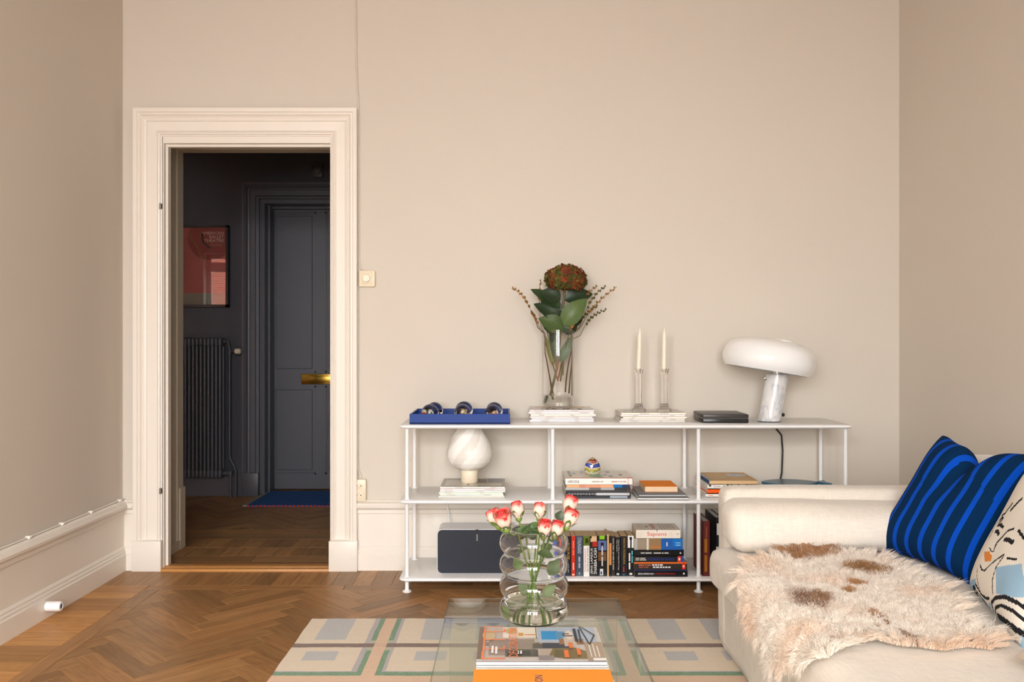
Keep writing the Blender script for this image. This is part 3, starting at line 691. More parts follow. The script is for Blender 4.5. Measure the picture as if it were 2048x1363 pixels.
def mag_stack(x, y, z, ts, L, D, where, group, topc, top_patches, wob=.006):
    n = len(ts); zz = z
    for i, t in enumerate(ts):
        k = n-1-i; white = C(*[min(255, int(v+rb.uniform(-10, 8))) for v in (240, 236, 228)])
        side = 'topmost magazine' if k == 0 else ('bottom magazine' if k == n-1 else '%s magazine from the top' % ORD[k])
        dx = 0 if k == 0 else rb.uniform(-wob, wob); dL = rb.uniform(-.008, .006) if k else 0
        book('magazine', '%s of the white-spined stack under %s' % (side, where), 'magazine', L+dL, D, t, (x+dx, y+rb.uniform(-.002, .002), zz), topc if k == 0 else white,
             pages=C(232, 226, 216), rot=R(rb.uniform(-.8, .8)), group=group, spinecol=white, gloss=True,
             patches=[(a, a+rb.uniform(.05, .15), .25, .7, C(200, 196, 190)) for a in (rb.uniform(.05, .3), rb.uniform(.55, .8))] if t > .006 else (),
             toppatches=top_patches if k == 0 else ())
        zz += t+.0002
    return zz
def mosaic(n, x0, x1, y0, y1, pal, seed):
    r = random.Random(seed); out = []
    for _ in range(n):
        x, y = r.uniform(x0, x1), r.uniform(y0, y1); a = r.uniform(.02, .05); b_ = r.uniform(.05, .14)
        out.append(([(x+a*math.cos(t*PI/4)*r.uniform(.7, 1), y+b_*math.sin(t*PI/4)) for t in range(8)], r.choice(pal)))
    return out
SHZ = ZS[2]+.0004
yA = 3.955
zA = mag_stack(PX(1124, yA), yA+.115, SHZ, (.009, .008, .008, .011, .010, .009), PX(1190, yA)-PX(1060, yA)-.004, .22, 'the hydrangea vase', 'magazines under the hydrangea vase', C(206, 196, 186),
     [(.02, .98, .02, .97, C(196, 188, 182)), (.1, .32, .55, .9, C(206, 168, 120)), (.66, .9, .5, .9, C(204, 172, 122))] + mosaic(26, .18, .85, .08, .2, [C(150, 60, 40), C(60, 60, 110), C(230, 220, 200), C(40, 36, 36), C(200, 120, 70)], 5))
yB_ = 3.94
zB = mag_stack(PX(1307, yB_), yB_+.11, SHZ, (.008, .009, .008, .009, .009), .30, .215, 'the glass candlesticks', 'magazines under the candlesticks', C(214, 204, 192), [(.05, .95, .06, .94, C(204, 192, 180)), (.1, .35, .1, .9, C(190, 184, 178))])
yC = 3.877
zC = mag_stack(PX(945, yC), yC+.12, ZS[1]+.0004, (.006, .008, .008, .008, .009, .008), .295, .235, 'the swirled glass lamp', 'magazines under the swirled lamp', C(150, 142, 130),
     [(.02, .98, .03, .97, C(158, 150, 136)), (.06, .4, .1, .8, C(206, 202, 192)), (.42, .7, .5, .9, C(110, 108, 96)), (.72, .97, .55, .97, C(86, 90, 96)), (.45, .95, .08, .35, C(200, 192, 176))])

# fashion stack with the mosaic egg
y0 = 3.84; z = ZS[1]+.0004; X0 = PX(1131, y0); bw = PX(1262, y0)-PX(1131, y0)
stk = [
 ('hardback_book', 'dark grey book with pale spine end at the bottom of the fashion stack', bw, .0135, C(62, 64, 70), dict(patches=[(.0, .99, .3, .95, C(60, 62, 68)), (.68, .95, .2, .95, C(150, 160, 172))])),
 ('magazine', 'black magazine with white streaked spine in the fashion stack', bw*.995, .0135, C(40, 41, 45), dict(patches=[(.47, .98, .1, .95, C(196, 198, 200))]+[(.03+.022*i, .03+.022*i+.012, .15+.1*(i % 3), .9, C(170, 172, 176) if i % 2 else C(110, 112, 118)) for i in range(20)])),
 ('magazine', 'charcoal magazine with photo spine in the fashion stack', bw*.99, .0225, C(58, 59, 64), dict(patches=[(0, .36, .52, 1, C(180, 182, 184)), (.36, .54, .52, 1, C(110, 110, 112)), (.54, .75, .52, 1, C(170, 172, 176)), (.75, 1, .52, 1, C(60, 60, 62))])),
 ('magazine', 'magazine with orange and blue spine under the white fashion magazine', bw*.965, .013, C(222, 168, 128), dict(patches=[(0, .2, 0, 1, C(232, 176, 128)), (.2, .3, 0, 1, C(214, 142, 112)), (.3, .54, 0, 1, C(226, 156, 122)), (.54, .74, 0, 1, C(236, 170, 128)), (.74, .88, 0, 1, C(30, 112, 178)), (.88, 1, 0, 1, C(36, 56, 92))])),
 ('magazine', 'thick white fashion magazine with red ribbon under the mosaic egg', bw*1.02, .030, C(226, 216, 200), dict(spinecol=C(246, 243, 238), patches=[(0, 1, .93, 1, C(186, 92, 72))], texts=[('HEROINE', .12, .45, .17, .42, C(20, 20, 20)), ('~11 4', .48, .45, .17, .28, C(190, 180, 172)), ('~9 2 3 5', .80, .45, .22, .28, C(200, 172, 160))],
    toppatches=mosaic(8, .1, .95, .15, .85, [C(120, 140, 190), C(70, 80, 110), C(214, 190, 166)], 8)+[(.07, .11, .2, .95, C(140, 136, 136)), (.38, .58, .12, .45, C(130, 176, 160))])),
]
for nm, lb, L, t, c_, kw in stk:
    hr_ = book(nm, lb, nm.split('_')[0] if nm == 'magazine' else 'book', L, .215, t, (X0+bw/2+(.003 if 'red ribbon' in lb else 0), y0+.11, z), c_, pages=C(226, 218, 206), group='fashion magazines on the middle shelf', gloss=True, **kw); z += t+.0002
b = MB(); hx = bw*.51; b.tube([(hx-.02, -.10, .0305), (hx-.018, -.108, .0315), (hx-.018, -.1095, .02), (hx-.021, -.110, -.02), (hx-.023, -.110, -.058)], .0008, 5); b.tube([(hx-.018, -.10, .031), (hx+.0, -.10, .032), (hx+.006, -.10, .018), (hx+.010, -.10, -.015), (hx+.008, -.1, -.03)], .0008, 5)
b.build('ribbon_marker', plain('red_ribbon', C(196, 50, 40), .6), hr_)
zH = z
# mosaic egg
def eggmat():
    m, nt, bs = newmat('millefiori'); L = nt.links; tc = N(nt, 'ShaderNodeTexCoord'); sp = N(nt, 'ShaderNodeSeparateXYZ'); L.new(tc.outputs['Object'], sp.inputs[0])
    nz = N(nt, 'ShaderNodeTexNoise', Scale=90.0, Detail=4.0); L.new(tc.outputs['Object'], nz.inputs['Vector'])
    ma = N(nt, 'ShaderNodeMath', operation='MULTIPLY_ADD'); ma.inputs[1].default_value = .022; L.new(nz.outputs['Fac'], ma.inputs[0]); L.new(sp.outputs['Z'], ma.inputs[2])
    ab = N(nt, 'ShaderNodeMath', operation='ABSOLUTE'); L.new(sp.outputs['X'], ab.inputs[0])
    mb_ = N(nt, 'ShaderNodeMath', operation='MULTIPLY_ADD'); mb_.inputs[1].default_value = -.25; L.new(ab.outputs[0], mb_.inputs[0]); L.new(ma.outputs[0], mb_.inputs[2])
    dv = N(nt, 'ShaderNodeMath', operation='MULTIPLY'); dv.inputs[1].default_value = 11.0; L.new(mb_.outputs[0], dv.inputs[0])
    rp_ = N(nt, 'ShaderNodeValToRGB'); L.new(dv.outputs[0], rp_.inputs[0]); rp_.color_ramp.interpolation = 'CONSTANT'; e = rp_.color_ramp.elements
    e[0].position = 0; e[0].color = (*C(186, 176, 132), 1); e[1].position = .97; e[1].color = (*C(120, 112, 84), 1)
    for p, c_ in ((.16, C(206, 196, 170)), (.24, C(110, 130, 90)), (.29, C(176, 160, 60)), (.38, C(216, 200, 172)), (.45, C(36, 58, 150)), (.55, C(70, 90, 170)), (.60, C(30, 44, 120)), (.65, C(222, 206, 180)), (.70, C(150, 44, 34)), (.76, C(190, 150, 120)), (.80, C(130, 40, 34)), (.88, C(168, 150, 110))):
        k = e.new(p); k.color = (*c_, 1)
    L.new(rp_.outputs[0], bs.inputs['Base Color']); bs.inputs['Roughness'].default_value = .12; bs.inputs['Coat Weight'].default_value = .8; return m
eg = thing('mosaic_egg', 'pointed multicoloured mosaic glass egg on the white fashion magazine', 'paperweight', (PX(1185, 3.95), 3.95, zH))
b = MB(); b.lathe([(.030, 0), (.035, .003), (.037, .014), (.0375, .030), (.0355, .042), (.030, .054), (.021, .065), (.010, .074), (.0001, .080)], 28, (0, 0, 0), None, Matrix.Diagonal((1, .62, 1))); b.build('egg_body', eggmat(), eg, 60)
# grey books and orange book
z = ZS[1]+.0004; y0 = 3.805
for lb, xa, xb, dd, t, c_ in (('light grey flat book at the bottom below the orange book', 1275, 1378, 0, .0125, C(206, 204, 202)), ('mid grey flat book directly below the orange book', 1279, 1373, .012, .0125, C(176, 176, 178))):
    book('flat_book', lb, 'book', PX(xb, y0)-PX(xa, y0), .215, t, ((PX(xa, y0)+PX(xb, y0))/2, y0+dd+.108, z), C(148, 146, 146) if dd else C(190, 188, 186), spinecol=c_, hard=True, group='grey books on the middle shelf'); z += t+.0002
book('orange_book', 'worn orange covered book lying with its page edges outward', 'book', .150, .172, .024, (PX(1323, 3.87), 3.87+.09, z), C(255, 142, 0), pages=C(238, 210, 178), rot=PI, hard=False,
     toppatches=[(.05+.07*i, .08+.07*i, .985, 1.0, C(232, 190, 150)) for i in range(0, 12, 2)])
# cook books
y0 = 3.877; z = ZS[1]+.0004; xa = PX(1411, y0)
for nm, lb, xl, xr, t, c_, kw in (
 ('cook_book', 'white book with small orange title at the bottom of the cook book stack', 1411, 1516, .0165, C(244, 240, 234), dict(texts=[('~5', .10, .5, .09, .3, C(240, 150, 110))])),
 ('cook_book', 'bright orange-red spined book in the cook book stack', 1416, 1520, .021, C(246, 96, 28), {}),
 ('cook_book', 'white cook book with black leafy pattern on the spine', 1415, 1522, .021, C(240, 236, 228), dict(texts=[('FOOD', .18, .5, .12, .32, C(70, 70, 74))], patches=[(.03, .07, .5, 1, C(50, 54, 60)), (.3, .33, .1, .7, C(40, 44, 50)), (.36, .40, .4, 1, C(40, 44, 50)), (.43, .47, .2, .9, C(52, 56, 60)), (.50, .53, .1, .6, C(44, 48, 52)), (.56, .60, .5, 1, C(44, 48, 52)), (.72, .76, .3, 1, C(30, 34, 44))]))):
    book(nm, lb, 'book', PX(xr, y0)-PX(xl, y0), .25, t, ((PX(xl, y0)+PX(xr, y0))/2, y0+.127, z), c_, hard=True, group='cook books beside the fish dish', **kw); z += t+.0002
book('cook_book', 'beige book with dark blue spine on top of the cook book stack', 'book', .25, PX(1517, y0)-PX(1418, y0), .016, ((PX(1418, y0)+PX(1517, y0))/2, y0+.128, z), C(216, 182, 136), pages=C(230, 196, 150), rot=-PI/2, hard=True, spinecol=C(30, 74, 130), group='cook books beside the fish dish',
     toppatches=[([(.35+.16*math.cos(i*PI/10), .72+.22*math.sin(i*PI/10)) for i in range(20)], C(146, 152, 170)), (.55, .6, .2, .5, C(180, 150, 112)), (.64, .68, .15, .55, C(180, 150, 112)), (-.001, 1, -.001, .07, C(28, 70, 126))])
# fish dish
fd = thing('fish_dish', 'teal fish shaped serving dish with white rim beside the cook books', 'dish', (PX(1590, 3.97), 3.97, ZS[1]+.0004))
fl_ = PX(1662, 3.97)-PX(1530, 3.97)
def fish(sc, z0, z1, mb, col, up=0):
    n = 40; top = []; 
    for i in range(n+1):
        u = i/n; x = -fl_/2+u*fl_*.84; w = .075*sc*(math.sin(PI*min(1, u*1.0))**.75)+.006*sc
        top.append((x, w, up*abs(2*u-1)**2))
    tail = [(fl_*.40, .028*sc, up), (fl_*.50, .05*sc, up), (fl_*.46, 0, up), (fl_*.50, -.05*sc, up), (fl_*.40, -.028*sc, up)]
    out = top + tail + [(x, -w, zz) for x, w, zz in top[::-1]]
    m = len(out); mb.add([(x, y, z0+zz) for x, y, zz in out]+[(x, y, z1+zz) for x, y, zz in out], [list(range(m))[::-1], list(range(m, 2*m))]+[(i, (i+1) % m, m+(i+1) % m, m+i) for i in range(m)], col)
b = MB(); b.lathe([(.06, 0), (.07, .004), (.118, .036), (.130, .0445), (.126, .0455), (.07, .012), (.0001, .010)], 40, (0, 0, 0), None, Matrix.Diagonal((1.12, .72, 1))); b.build('white_plate', M['opal'], fd, 40)
b = MB(); fish(1, .046, .056, b, C(40, 86, 110)); 
b.build('fish_body', plain('teal_scales', C(46, 92, 116), .3, var=.45, vscale=160), fd)
# bottom shelf: paperbacks
y0 = 3.832; z = ZS[0]+.0004; BK = C(24, 24, 27); WH = C(240, 238, 234)
pb = [
 (1121, 1131.3, .180, C(38, 92, 190), 'blue paperback at the end of the standing row beside the speaker', {}),
 (1131.5, 1142.0, .180, BK, 'black paperback with gold title between the blue and red ones', dict(texts=[('ELON MUSK', .38, .5, .42, .5, C(190, 150, 60)), ('~6 5', .80, .5, .22, .3, C(120, 140, 170))])),
 (1142.3, 1151.0, .181, C(198, 50, 36), 'red thin paperback between two dark ones', dict(texts=[('~7 5', .30, .5, .36, .4, C(226, 120, 96)), ('~6', .75, .5, .18, .4, C(236, 190, 170))], patches=[(.94, .975, .25, .75, C(230, 220, 200))])),
 (1151.3, 1166.4, .181, C(66, 76, 92), 'slate grey paperback with pale blue title beside the red one', dict(texts=[('STALINGRAD', .24, .52, .40, .48, C(190, 200, 212)), ('~6 6', .66, .5, .28, .30, C(170, 176, 186))], patches=[(.91, .96, .4, .6, C(150, 156, 164))])),
 (1166.7, 1179.2, .181, WH, 'white paperback with red title and green picture at the top', dict(texts=[('NORWEGIAN WOOD', .60, .32, .58, .30, C(196, 50, 46)), ('HARUKI MURAKAMI', .58, .72, .60, .26, C(50, 50, 54))], patches=[(0, .24, 0, 1, C(96, 112, 32)), (.06, .18, .3, .8, C(44, 54, 20))])),
 (1179.5, 1195.0, .180, BK, 'black paperback with big bold white letters and red picture', dict(texts=[('SNABBA CASH', .62, .72, .64, .40, WH, 1), ('JENS LAPIDUS', .62, .28, .64, .34, WH, 1)], patches=[(0, .14, .1, .9, C(214, 180, 140)), (.13, .26, .35, 1, C(176, 44, 30)), (.0, .05, .0, .25, C(40, 30, 28))])),
 (1195.3, 1213.8, .182, BK, 'thick black paperback with blue photo and green spot', dict(texts=[('~6 6', .50, .5, .5, .2, C(210, 206, 200))], patches=[(0, .09, .2, .75, C(140, 196, 40)), (.12, .36, .05, .95, C(92, 112, 160)), (.17, .30, .35, .65, C(24, 26, 40)), (.40, .62, .05, .95, C(112, 78, 48)), (.82, .98, .25, .6, C(226, 224, 222)), (.88, .96, .32, .48, C(50, 80, 150))])),
 (1214.2, 1218.2, .189, C(226, 186, 134), 'thin beige edged booklet standing taller than its neighbours', {}),
 (1218.5, 1222.8, .182, BK, 'thin black booklet with orange diamond', dict(patches=[(.18, .72, .0, 1, C(210, 140, 84))])),
 (1223.1, 1230.6, .180, C(52, 46, 44), 'thin dark brown paperback beside the black booklet', dict(texts=[('~7 6', .2, .5, .3, .4, C(150, 140, 130)), ('~3 5 2 6', .62, .5, .45, .4, C(170, 160, 150))])),
 (1231.0, 1240.6, .176, BK, 'black paperback with a long thin white title in two lines', dict(texts=[('I Know Why the Caged Bird Sings', .45, .66, .78, .28, C(220, 218, 214)), ('Maya Angelou', .22, .3, .30, .26, C(220, 218, 214))], patches=[(.92, .97, .25, .75, C(196, 206, 210))])),
 (1241.0, 1255.2, .180, C(28, 30, 34), 'black paperback with gold name, second from the lying stack', dict(texts=[('MARTIN ÖSTERDAHL', .38, .55, .66, .34, C(182, 146, 72)), ('~3 8', .82, .45, .14, .24, C(170, 60, 50))], patches=[(.94, .98, .3, .6, C(60, 110, 150))])),
 (1255.6, 1267.4, .182, BK, 'black paperback with white head and teal author name', dict(texts=[('~6 5', .63, .3, .40, .34, WH), ('~5 8', .52, .74, .30, .28, C(90, 190, 200))], patches=[(0, .30, 0, 1, WH), (.03, .10, .3, .72, BK), (.10, .30, .42, .66, BK), (.92, .97, .3, .75, C(220, 220, 216))])),
]
for i, (xa, xb, hgt, c_, lb, kw) in enumerate(pb):
    t = PX(xb, y0)-PX(xa, y0)
    book('paperback_book', lb, 'book', hgt, .112+.004*(i % 3), t, ((PX(xa, y0)+PX(xb, y0))/2, y0+.058+.002*(i % 2), z), c_, pages=KRAFT, stand=True, group='paperbacks standing on the bottom shelf', gloss=True, **kw)
# lying stack
y0 = 3.82; zz = z
ly = [
 (1269, 1375.4, .030, BK, 'black paperback with red title at the bottom of the lying stack', dict(texts=[('IRÈNE NÉMIROVSKY', .22, .48, .30, .30, WH), ('STORM ÖVER FRANKRIKE', .58, .48, .38, .24, C(196, 44, 40)), ('~1', .93, .48, .03, .34, WH)], patches=[(0, 1, .92, 1, C(40, 56, 130))])),
 (1268.4, 1374.5, .036, C(52, 46, 44), 'dark brown paperback with orange top edge and red tag', dict(texts=[('~7 2 5', .20, .62, .23, .2, C(190, 110, 80)), ('~7 2 5', .18, .36, .18, .18, C(170, 90, 64)), ('~3 3 2 4', .44, .64, .2, .22, WH), ('~3 4 3 2 3 3', .52, .36, .33, .22, WH)], patches=[(0, 1, .80, 1, C(226, 112, 44)), (.90, .97, .1, .9, C(214, 50, 30)), (.92, .95, .35, .6, C(240, 220, 200))])),
 (1268.4, 1366.0, .0265, C(36, 36, 40), 'dark paperback with blue title and red tag in the lying stack', dict(texts=[('INTERNET ÄR TRASIGT', .56, .5, .54, .40, C(36, 62, 160)), ('~6 8', .13, .64, .20, .22, C(200, 196, 190)), ('~5 9', .14, .36, .22, .22, C(200, 196, 190))], patches=[(.89, .96, .0, 1, C(214, 60, 40)), (.91, .945, .3, .7, C(244, 226, 210)), (.96, 1, 0, 1, C(44, 70, 160))])),
 (1268.8, 1368.0, .0277, BK, 'plain black book with small white title in the lying stack', dict(texts=[('~5 8', .24, .5, .22, .22, C(220, 218, 214)), ('~9 2 5', .54, .5, .30, .22, C(220, 218, 214)), ('~1', .93, .5, .03, .34, C(200, 200, 200))], hard=True)),
 (1268.4, 1365.0, .051, C(156, 142, 122), 'thick book with metallic bronze and blue spine', dict(patches=[(0, .07, 0, 1, C(176, 172, 166)), (.26, .30, 0, 1, C(224, 214, 200)), (.32, .58, 0, 1, C(150, 120, 84)), (.56, 1, 0, 1, C(36, 92, 168)), (.80, 1, .3, .95, C(28, 116, 196))], texts=[('~6 8', .45, .25, .22, .2, C(196, 116, 50)), ('~1', .68, .5, .02, .5, WH), ('~8', .91, .62, .10, .12, C(140, 190, 220)), ('~6', .91, .42, .10, .12, C(140, 190, 220))])),
 (1272.2, 1361.0, .0395, C(238, 228, 214), 'thick white book with red title on top of the lying stack', dict(texts=[('Sapiens', .47, .46, .44, .58, C(214, 70, 56)), ('~6', .94, .5, .06, .1, C(150, 140, 130))], patches=[(.05, .06, .2, .7, C(222, 206, 190)), (.09, .10, .2, .7, C(222, 206, 190)), (.13, .14, .2, .7, C(222, 206, 190)), (.76, .77, .2, .8, C(222, 190, 176)), (.80, .81, .2, .8, C(222, 190, 176)), (.465, .48, .82, .98, C(40, 40, 40))],
   toptexts=[('Sapiens', .42, .5, .10, .032, C(200, 80, 66), -90)], toppatches=[([(.28+.05*math.cos(i*PI/6), .45+.06*math.sin(i*PI/6)) for i in range(12)], C(90, 84, 80))]+[(.08+.035*i, .09+.035*i, .2, .8, C(206, 186, 172)) for i in range(4)]+[(.58+.07*i, .61+.07*i, .12, .88, C(198, 184, 172)) for i in range(5)])),
]
for xa, xb, t, c_, lb, kw in ly:
    book('lying_book', lb, 'book', PX(xb, y0)-PX(xa, y0), .135, t, ((PX(xa, y0)+PX(xb, y0))/2, y0+.07, zz), c_, pages=C(222, 200, 170), group='books lying beside the paperback row', gloss=True, **kw); zz += t+.0002
y0 = 3.832
book('art_book', 'tall dark red book with gold title beside the sofa arm', 'book', .248, .19, .034, (PX(1413, y0), y0+.096, z), C(104, 44, 42), pages=C(196, 190, 184), stand=True, hard=True, texts=[('~5 6', .62, .42, .60, .5, C(168, 110, 30)), ('~8', .2, .5, .2, .2, C(150, 90, 60))])
book('art_book', 'tall black and white spotted book leaning behind the dark red one', 'book', .262, .20, .030, (PX(1436, y0)+.006, y0+.11, z), C(36, 34, 36), pages=C(206, 202, 198), stand=True, hard=True, patches=[(.1, .3, .2, .8, C(220, 218, 216)), (.5, .8, .1, .9, C(200, 198, 196))])

# speaker
sp_ = thing('speaker', 'white boxy speaker with dark navy grille on the bottom shelf', 'speaker', (PX(874, 3.86)+.182, 3.86+.077, ZS[0]+.0004))
b = MB(); pts = rrect(-.182, .182, .004, .204, .022, 5)
b.prism([(x, y) for x, y in pts], -.070, .077, None, 'y'); b.build('cabinet', M['white'], sp_, 40)
b = MB(); pts = rrect(-.1795, .1795, .0065, .2015, .020, 5); b.prism(pts, -.0765, -.0695, None, 'y'); b.build('grille', plain('navy_grille', C(38, 44, 56), .55, .4, bump=.5, bscale=900), sp_, 30)
b = MB(); b.box(-.006, .006, -.0785, -.0762, .148, .205); b.build('logo_tab', M['blackm'], sp_)
b = MB(); add_text(b, 'SONOS', lambda x, y: (y, -.0788, .168-x), .030, .006, WH); b.build('logo', M['print'], sp_)
b = MB(); b.box(-.16, -.10, -.05, .05, 0, .005); b.build('foot', M['blackm'], sp_); b = MB(); b.box(.10, .16, -.05, .05, 0, .005); b.build('foot', M['blackm'], sp_)
cable('speaker_cable', 'thin white cable behind the speaker hanging from the middle shelf', [(PX(893, 4.15), 4.16, ZS[1]-.02), (PX(894, 4.15), 4.165, .33), (PX(897, 4.14), 4.16, .27), (PX(902, 4.1), 4.10, .2), (PX(906, 4.05), 4.025, .16)], .0035, M['white'])

# ------------------------------------------------------------------ blue tray with glass balls
ty0, ty1 = 3.845, 4.165; tx0, tx1 = PX(819, ty0), PX(1020, ty0); tcx, tcy = (tx0+tx1)/2, (ty0+ty1)/2
tr = thing('serving_tray', 'glossy blue lacquered rectangular tray holding glass balls', 'tray', (tcx, tcy, SHZ)); a, c_ = (tx1-tx0)/2, (ty1-ty0)/2
b = MB(); b.box(-a, a, -c_, c_, 0, .006); b.build('base', M['blue'], tr)
for q in ((-a, a, -c_, -c_+.008), (-a, a, c_-.008, c_), (-a, -a+.008, -c_+.008, c_-.008), (a-.008, a, -c_+.008, c_-.008)):
    b = MB(); b.rbox(*q, .001, .046, .001, 1); b.build('side', M['blue'], tr)
balls = [((860, 3.93), .040, 'orange and white flowers', [C(206, 84, 40), C(222, 216, 200), C(120, 150, 130)], 'in the front row'), ((869, 4.06), .040, 'dark purple swirls', [C(50, 40, 90), C(30, 30, 50)], 'in the back row'),
         ((925, 3.93), .040, 'yellow and brown swirls', [C(214, 170, 40), C(70, 46, 40), C(220, 214, 204)], 'in the front row'), ((928, 4.06), .042, 'blue and grey swirls', [C(60, 80, 130), C(90, 90, 110)], 'in the back row'),
         ((986, 3.93), .039, 'copper orange bubbles', [C(206, 110, 60), C(226, 180, 140)], 'in the front row'), ((988.5, 4.06), .040, 'smoky grey layers', [C(96, 100, 120), C(60, 60, 66)], 'in the back row')]
for (px, D), r, what, pal, row in balls:
    g = thing('glass_paperweight', 'clear glass ball with %s, %s of the blue tray' % (what, row), 'paperweight', (PX(px, D), D, SHZ+.0062), 0, 'glass balls in the blue tray')
    b = MB(); b.sphere((0, 0, r*.97), r, 28, 18); b.build('glass_ball', M['crystal'], g, 60)
    b = MB(); r_ = random.Random(int(px))
    for k in range(16):
        a_ = r_.uniform(0, 2*PI); q = r_.uniform(0, r*.55); b.sphere((q*math.cos(a_), q*math.sin(a_), r*.55+r_.uniform(-.2, .5)*r), r*r_.uniform(.10, .22), 8, 6, r_.choice(pal))
    tag(b.build('inner_flowers', M['gloss_print'], g, 60), kind='stuff')
    b = MB(); b.lathe([(r*.5, r*.12), (r*.75, r*.42), (r*.5, r*.5), (.0001, r*.52)], 16, (0, 0, 0), pal[-1]); b.build('inner_core', M['gloss_print'], g, 60)
# black box
kb = thing('black_box', 'flat black glossy case with silver seam on the top shelf', 'box', (PX(1443, 3.98), 4.005, SHZ)); w2 = .118
b = MB(); b.rbox(-w2+.014, w2-.012, -.11, .11, 0, .020, .005, 2); b.build('case_base', plain('black_gloss', C(34, 33, 33), .25), kb, 40)
b = MB(); b.rbox(-w2+.014, w2-.012, -.11, .11, .0216, .040, .005, 2); q = b.build('lid', plain('black_lid', C(54, 51, 48), .35), kb, 40)
b = MB(); b.lathe_open([(.016, 0), (.018, 0)], 24, (0, 0, .0402)); b.lathe_open([(.006, 0), (.008, 0)], 16, (0, .0, .0402)); b.build('lid_emblem', plain('grey_emboss', C(84, 80, 76), .4), q)
b = MB(); b.rbox(-w2+.0145, w2-.0125, -.1095, .1095, .0195, .0220, .001, 1); b.build('seam', plain('silver', C(170, 170, 172), .3, metal=.8), kb)
kb.rotation_euler[2] = R(-1)

# ------------------------------------------------------------------ lamps
# tilted dome lamp with marble base
DL = 3.98
lp = thing('table_lamp', 'table lamp with white dome shade on a leaning marble base', 'lamp', (PX(1538, DL), DL, SHZ))
def rel(px, py, D, o): p = W(px, py, D); return Vector((p.x-o.location.x, p.y-o.location.y, p.z-o.location.z))
top = rel(1555, 748, DL, lp)
b = MB(); nseg = 10; rm = .0515
pr = [(rm*.97, 0), (rm, .004)] + [(rm, top.z*i/nseg) for i in range(1, nseg+1)] + [(rm*.6, top.z+.002), (.0001, top.z+.002)]
b.lathe(pr, 40); b.v = [(x+top.x*z/top.z, y, z) for x, y, z in b.v]; b.build('marble_base', M['marble'], lp, 40)
b = MB(); b.lathe([(rm*1.0, 0), (rm*1.02, .0015), (rm*1.0, .003)], 40); b.build('base_pad', M['blackm'], lp, 40)
til = Matrix.Rotation(R(9.5), 3, 'Y'); sc_ = rel(1533, 741, DL, lp); s_ = DL/F
Rs = 90*s_
outer = [(Rs*.90, .000), (Rs*.96, .016), (Rs*.995, .036), (Rs, .058), (Rs*.98, .084), (Rs*.93, .106), (Rs*.84, .124), (Rs*.70, .1375), (Rs*.52, .145), (Rs*.3, .149), (.0001, .150)]
inner = [(max(.0001, r-.005), max(.0, z-.005) if i else 0) for i, (r, z) in enumerate(outer)][::-1]
b = MB(); b.lathe_open(outer+inner+[outer[0]], 64, sc_, None, til); q = b.build('shade', M['opal'], lp, 60)
b = MB(); b.lathe([(.046, .144), (.046, .151), (.042, .154), (.0001, .1545)], 32, sc_+til @ Vector((.055, 0, 0)), None, til); b.build('shade_cap', M['opal'], q, 40)
b = MB(); kp = rel(1530, 757, DL-.055, lp); b.tube([kp+Vector((.012, .03, 0)), kp], .004, 10); b.tube([kp+Vector((.003, 0, -.004)), kp+Vector((-.002, -.004, -.004))], .006, 12); b.build('switch_knob', M['chrome'], lp, 40)
b = MB(); b.tube([top*.86+Vector((0, 0, 0)), top+Vector((0, 0, .03))], .018, 12); b.sphere(top+Vector((-.01, 0, .06)), .03, 14, 10); b.build('bulb', M['opal'], lp, 50)
e0 = rel(1566, 829, DL+.03, lp)
b = MB(); b.tube([(.045, .02, .012), e0+Vector((-.012, .01, -.004)), e0, e0+Vector((.006, .02, .002)), e0+Vector((.006, .06, -.004)), (e0.x+.0, .204, .004), (e0.x, .215, -.02), (rel(1563, 870, 4.185, lp).x, .205, rel(0, 870, 4.185, lp).z), (rel(1565, 900, 4.185, lp).x, .203, rel(0, 900, 4.185, lp).z), (rel(1563, 945, 4.185, lp).x, .2, rel(0, 945, 4.185, lp).z), (rel(1559, 972, 4.17, lp).x, .2, rel(0, 972, 4.17, lp).z), (rel(1559, 990, 4.17, lp).x, .2, rel(0, 1040, 4.18, lp).z)], .0045, 8)
b.sphere(e0, .009, 10, 8); b.build('cord', M['blackm'], lp, 50)
# swirled glass lamp
gl = thing('swirl_lamp', 'milky swirled glass lamp with fluted cream foot on magazines', 'lamp', (PX(939, 4.0), 4.0, zC))
b = MB(); b.lathe([(.037, 0), (.0395, .002), (.0395, .058), (.038, .061), (.0001, .061)], 72, (0, 0, 0), None, None, lambda a, t: 1+.018*math.cos(24*a)); b.build('foot', plain('cream_ceramic', C(240, 226, 202), .5), gl, 70)
b = MB(); prf = [(.034, .058), (.052, .062), (.078, .074), (.096, .092), (.105, .114), (.105, .136), (.098, .160), (.087, .182), (.073, .203), (.060, .220), (.042, .233), (.0001, .237)]
n1 = 44; pp_ = []
for i in range(n1+1):
    t = i/n1*(len(prf)-1); k = min(int(t), len(prf)-2); f_ = t-k; pp_.append((prf[k][0]*(1-f_)+prf[k+1][0]*f_, prf[k][1]*(1-f_)+prf[k+1][1]*f_))
b.lathe(pp_, 144, (0, 0, 0), None, None, lambda a, t: 1+.040*(abs(math.cos(2.5*(a-t*2.4)))-.6)*math.sin(PI*min(1, t*1.05))+.007*math.cos(50*(a-t*2.4)))
b.c = [C(249, 246, 241) if (5*(2*PI*(k % 144)/144-(k//144)/44*2.4)/(2*PI)) % 1 < .55 else C(233, 227, 219) for k in range(len(b.f))]
b.v = [(x, y, .058+(z-.058)*1.185) for x, y, z in b.v]
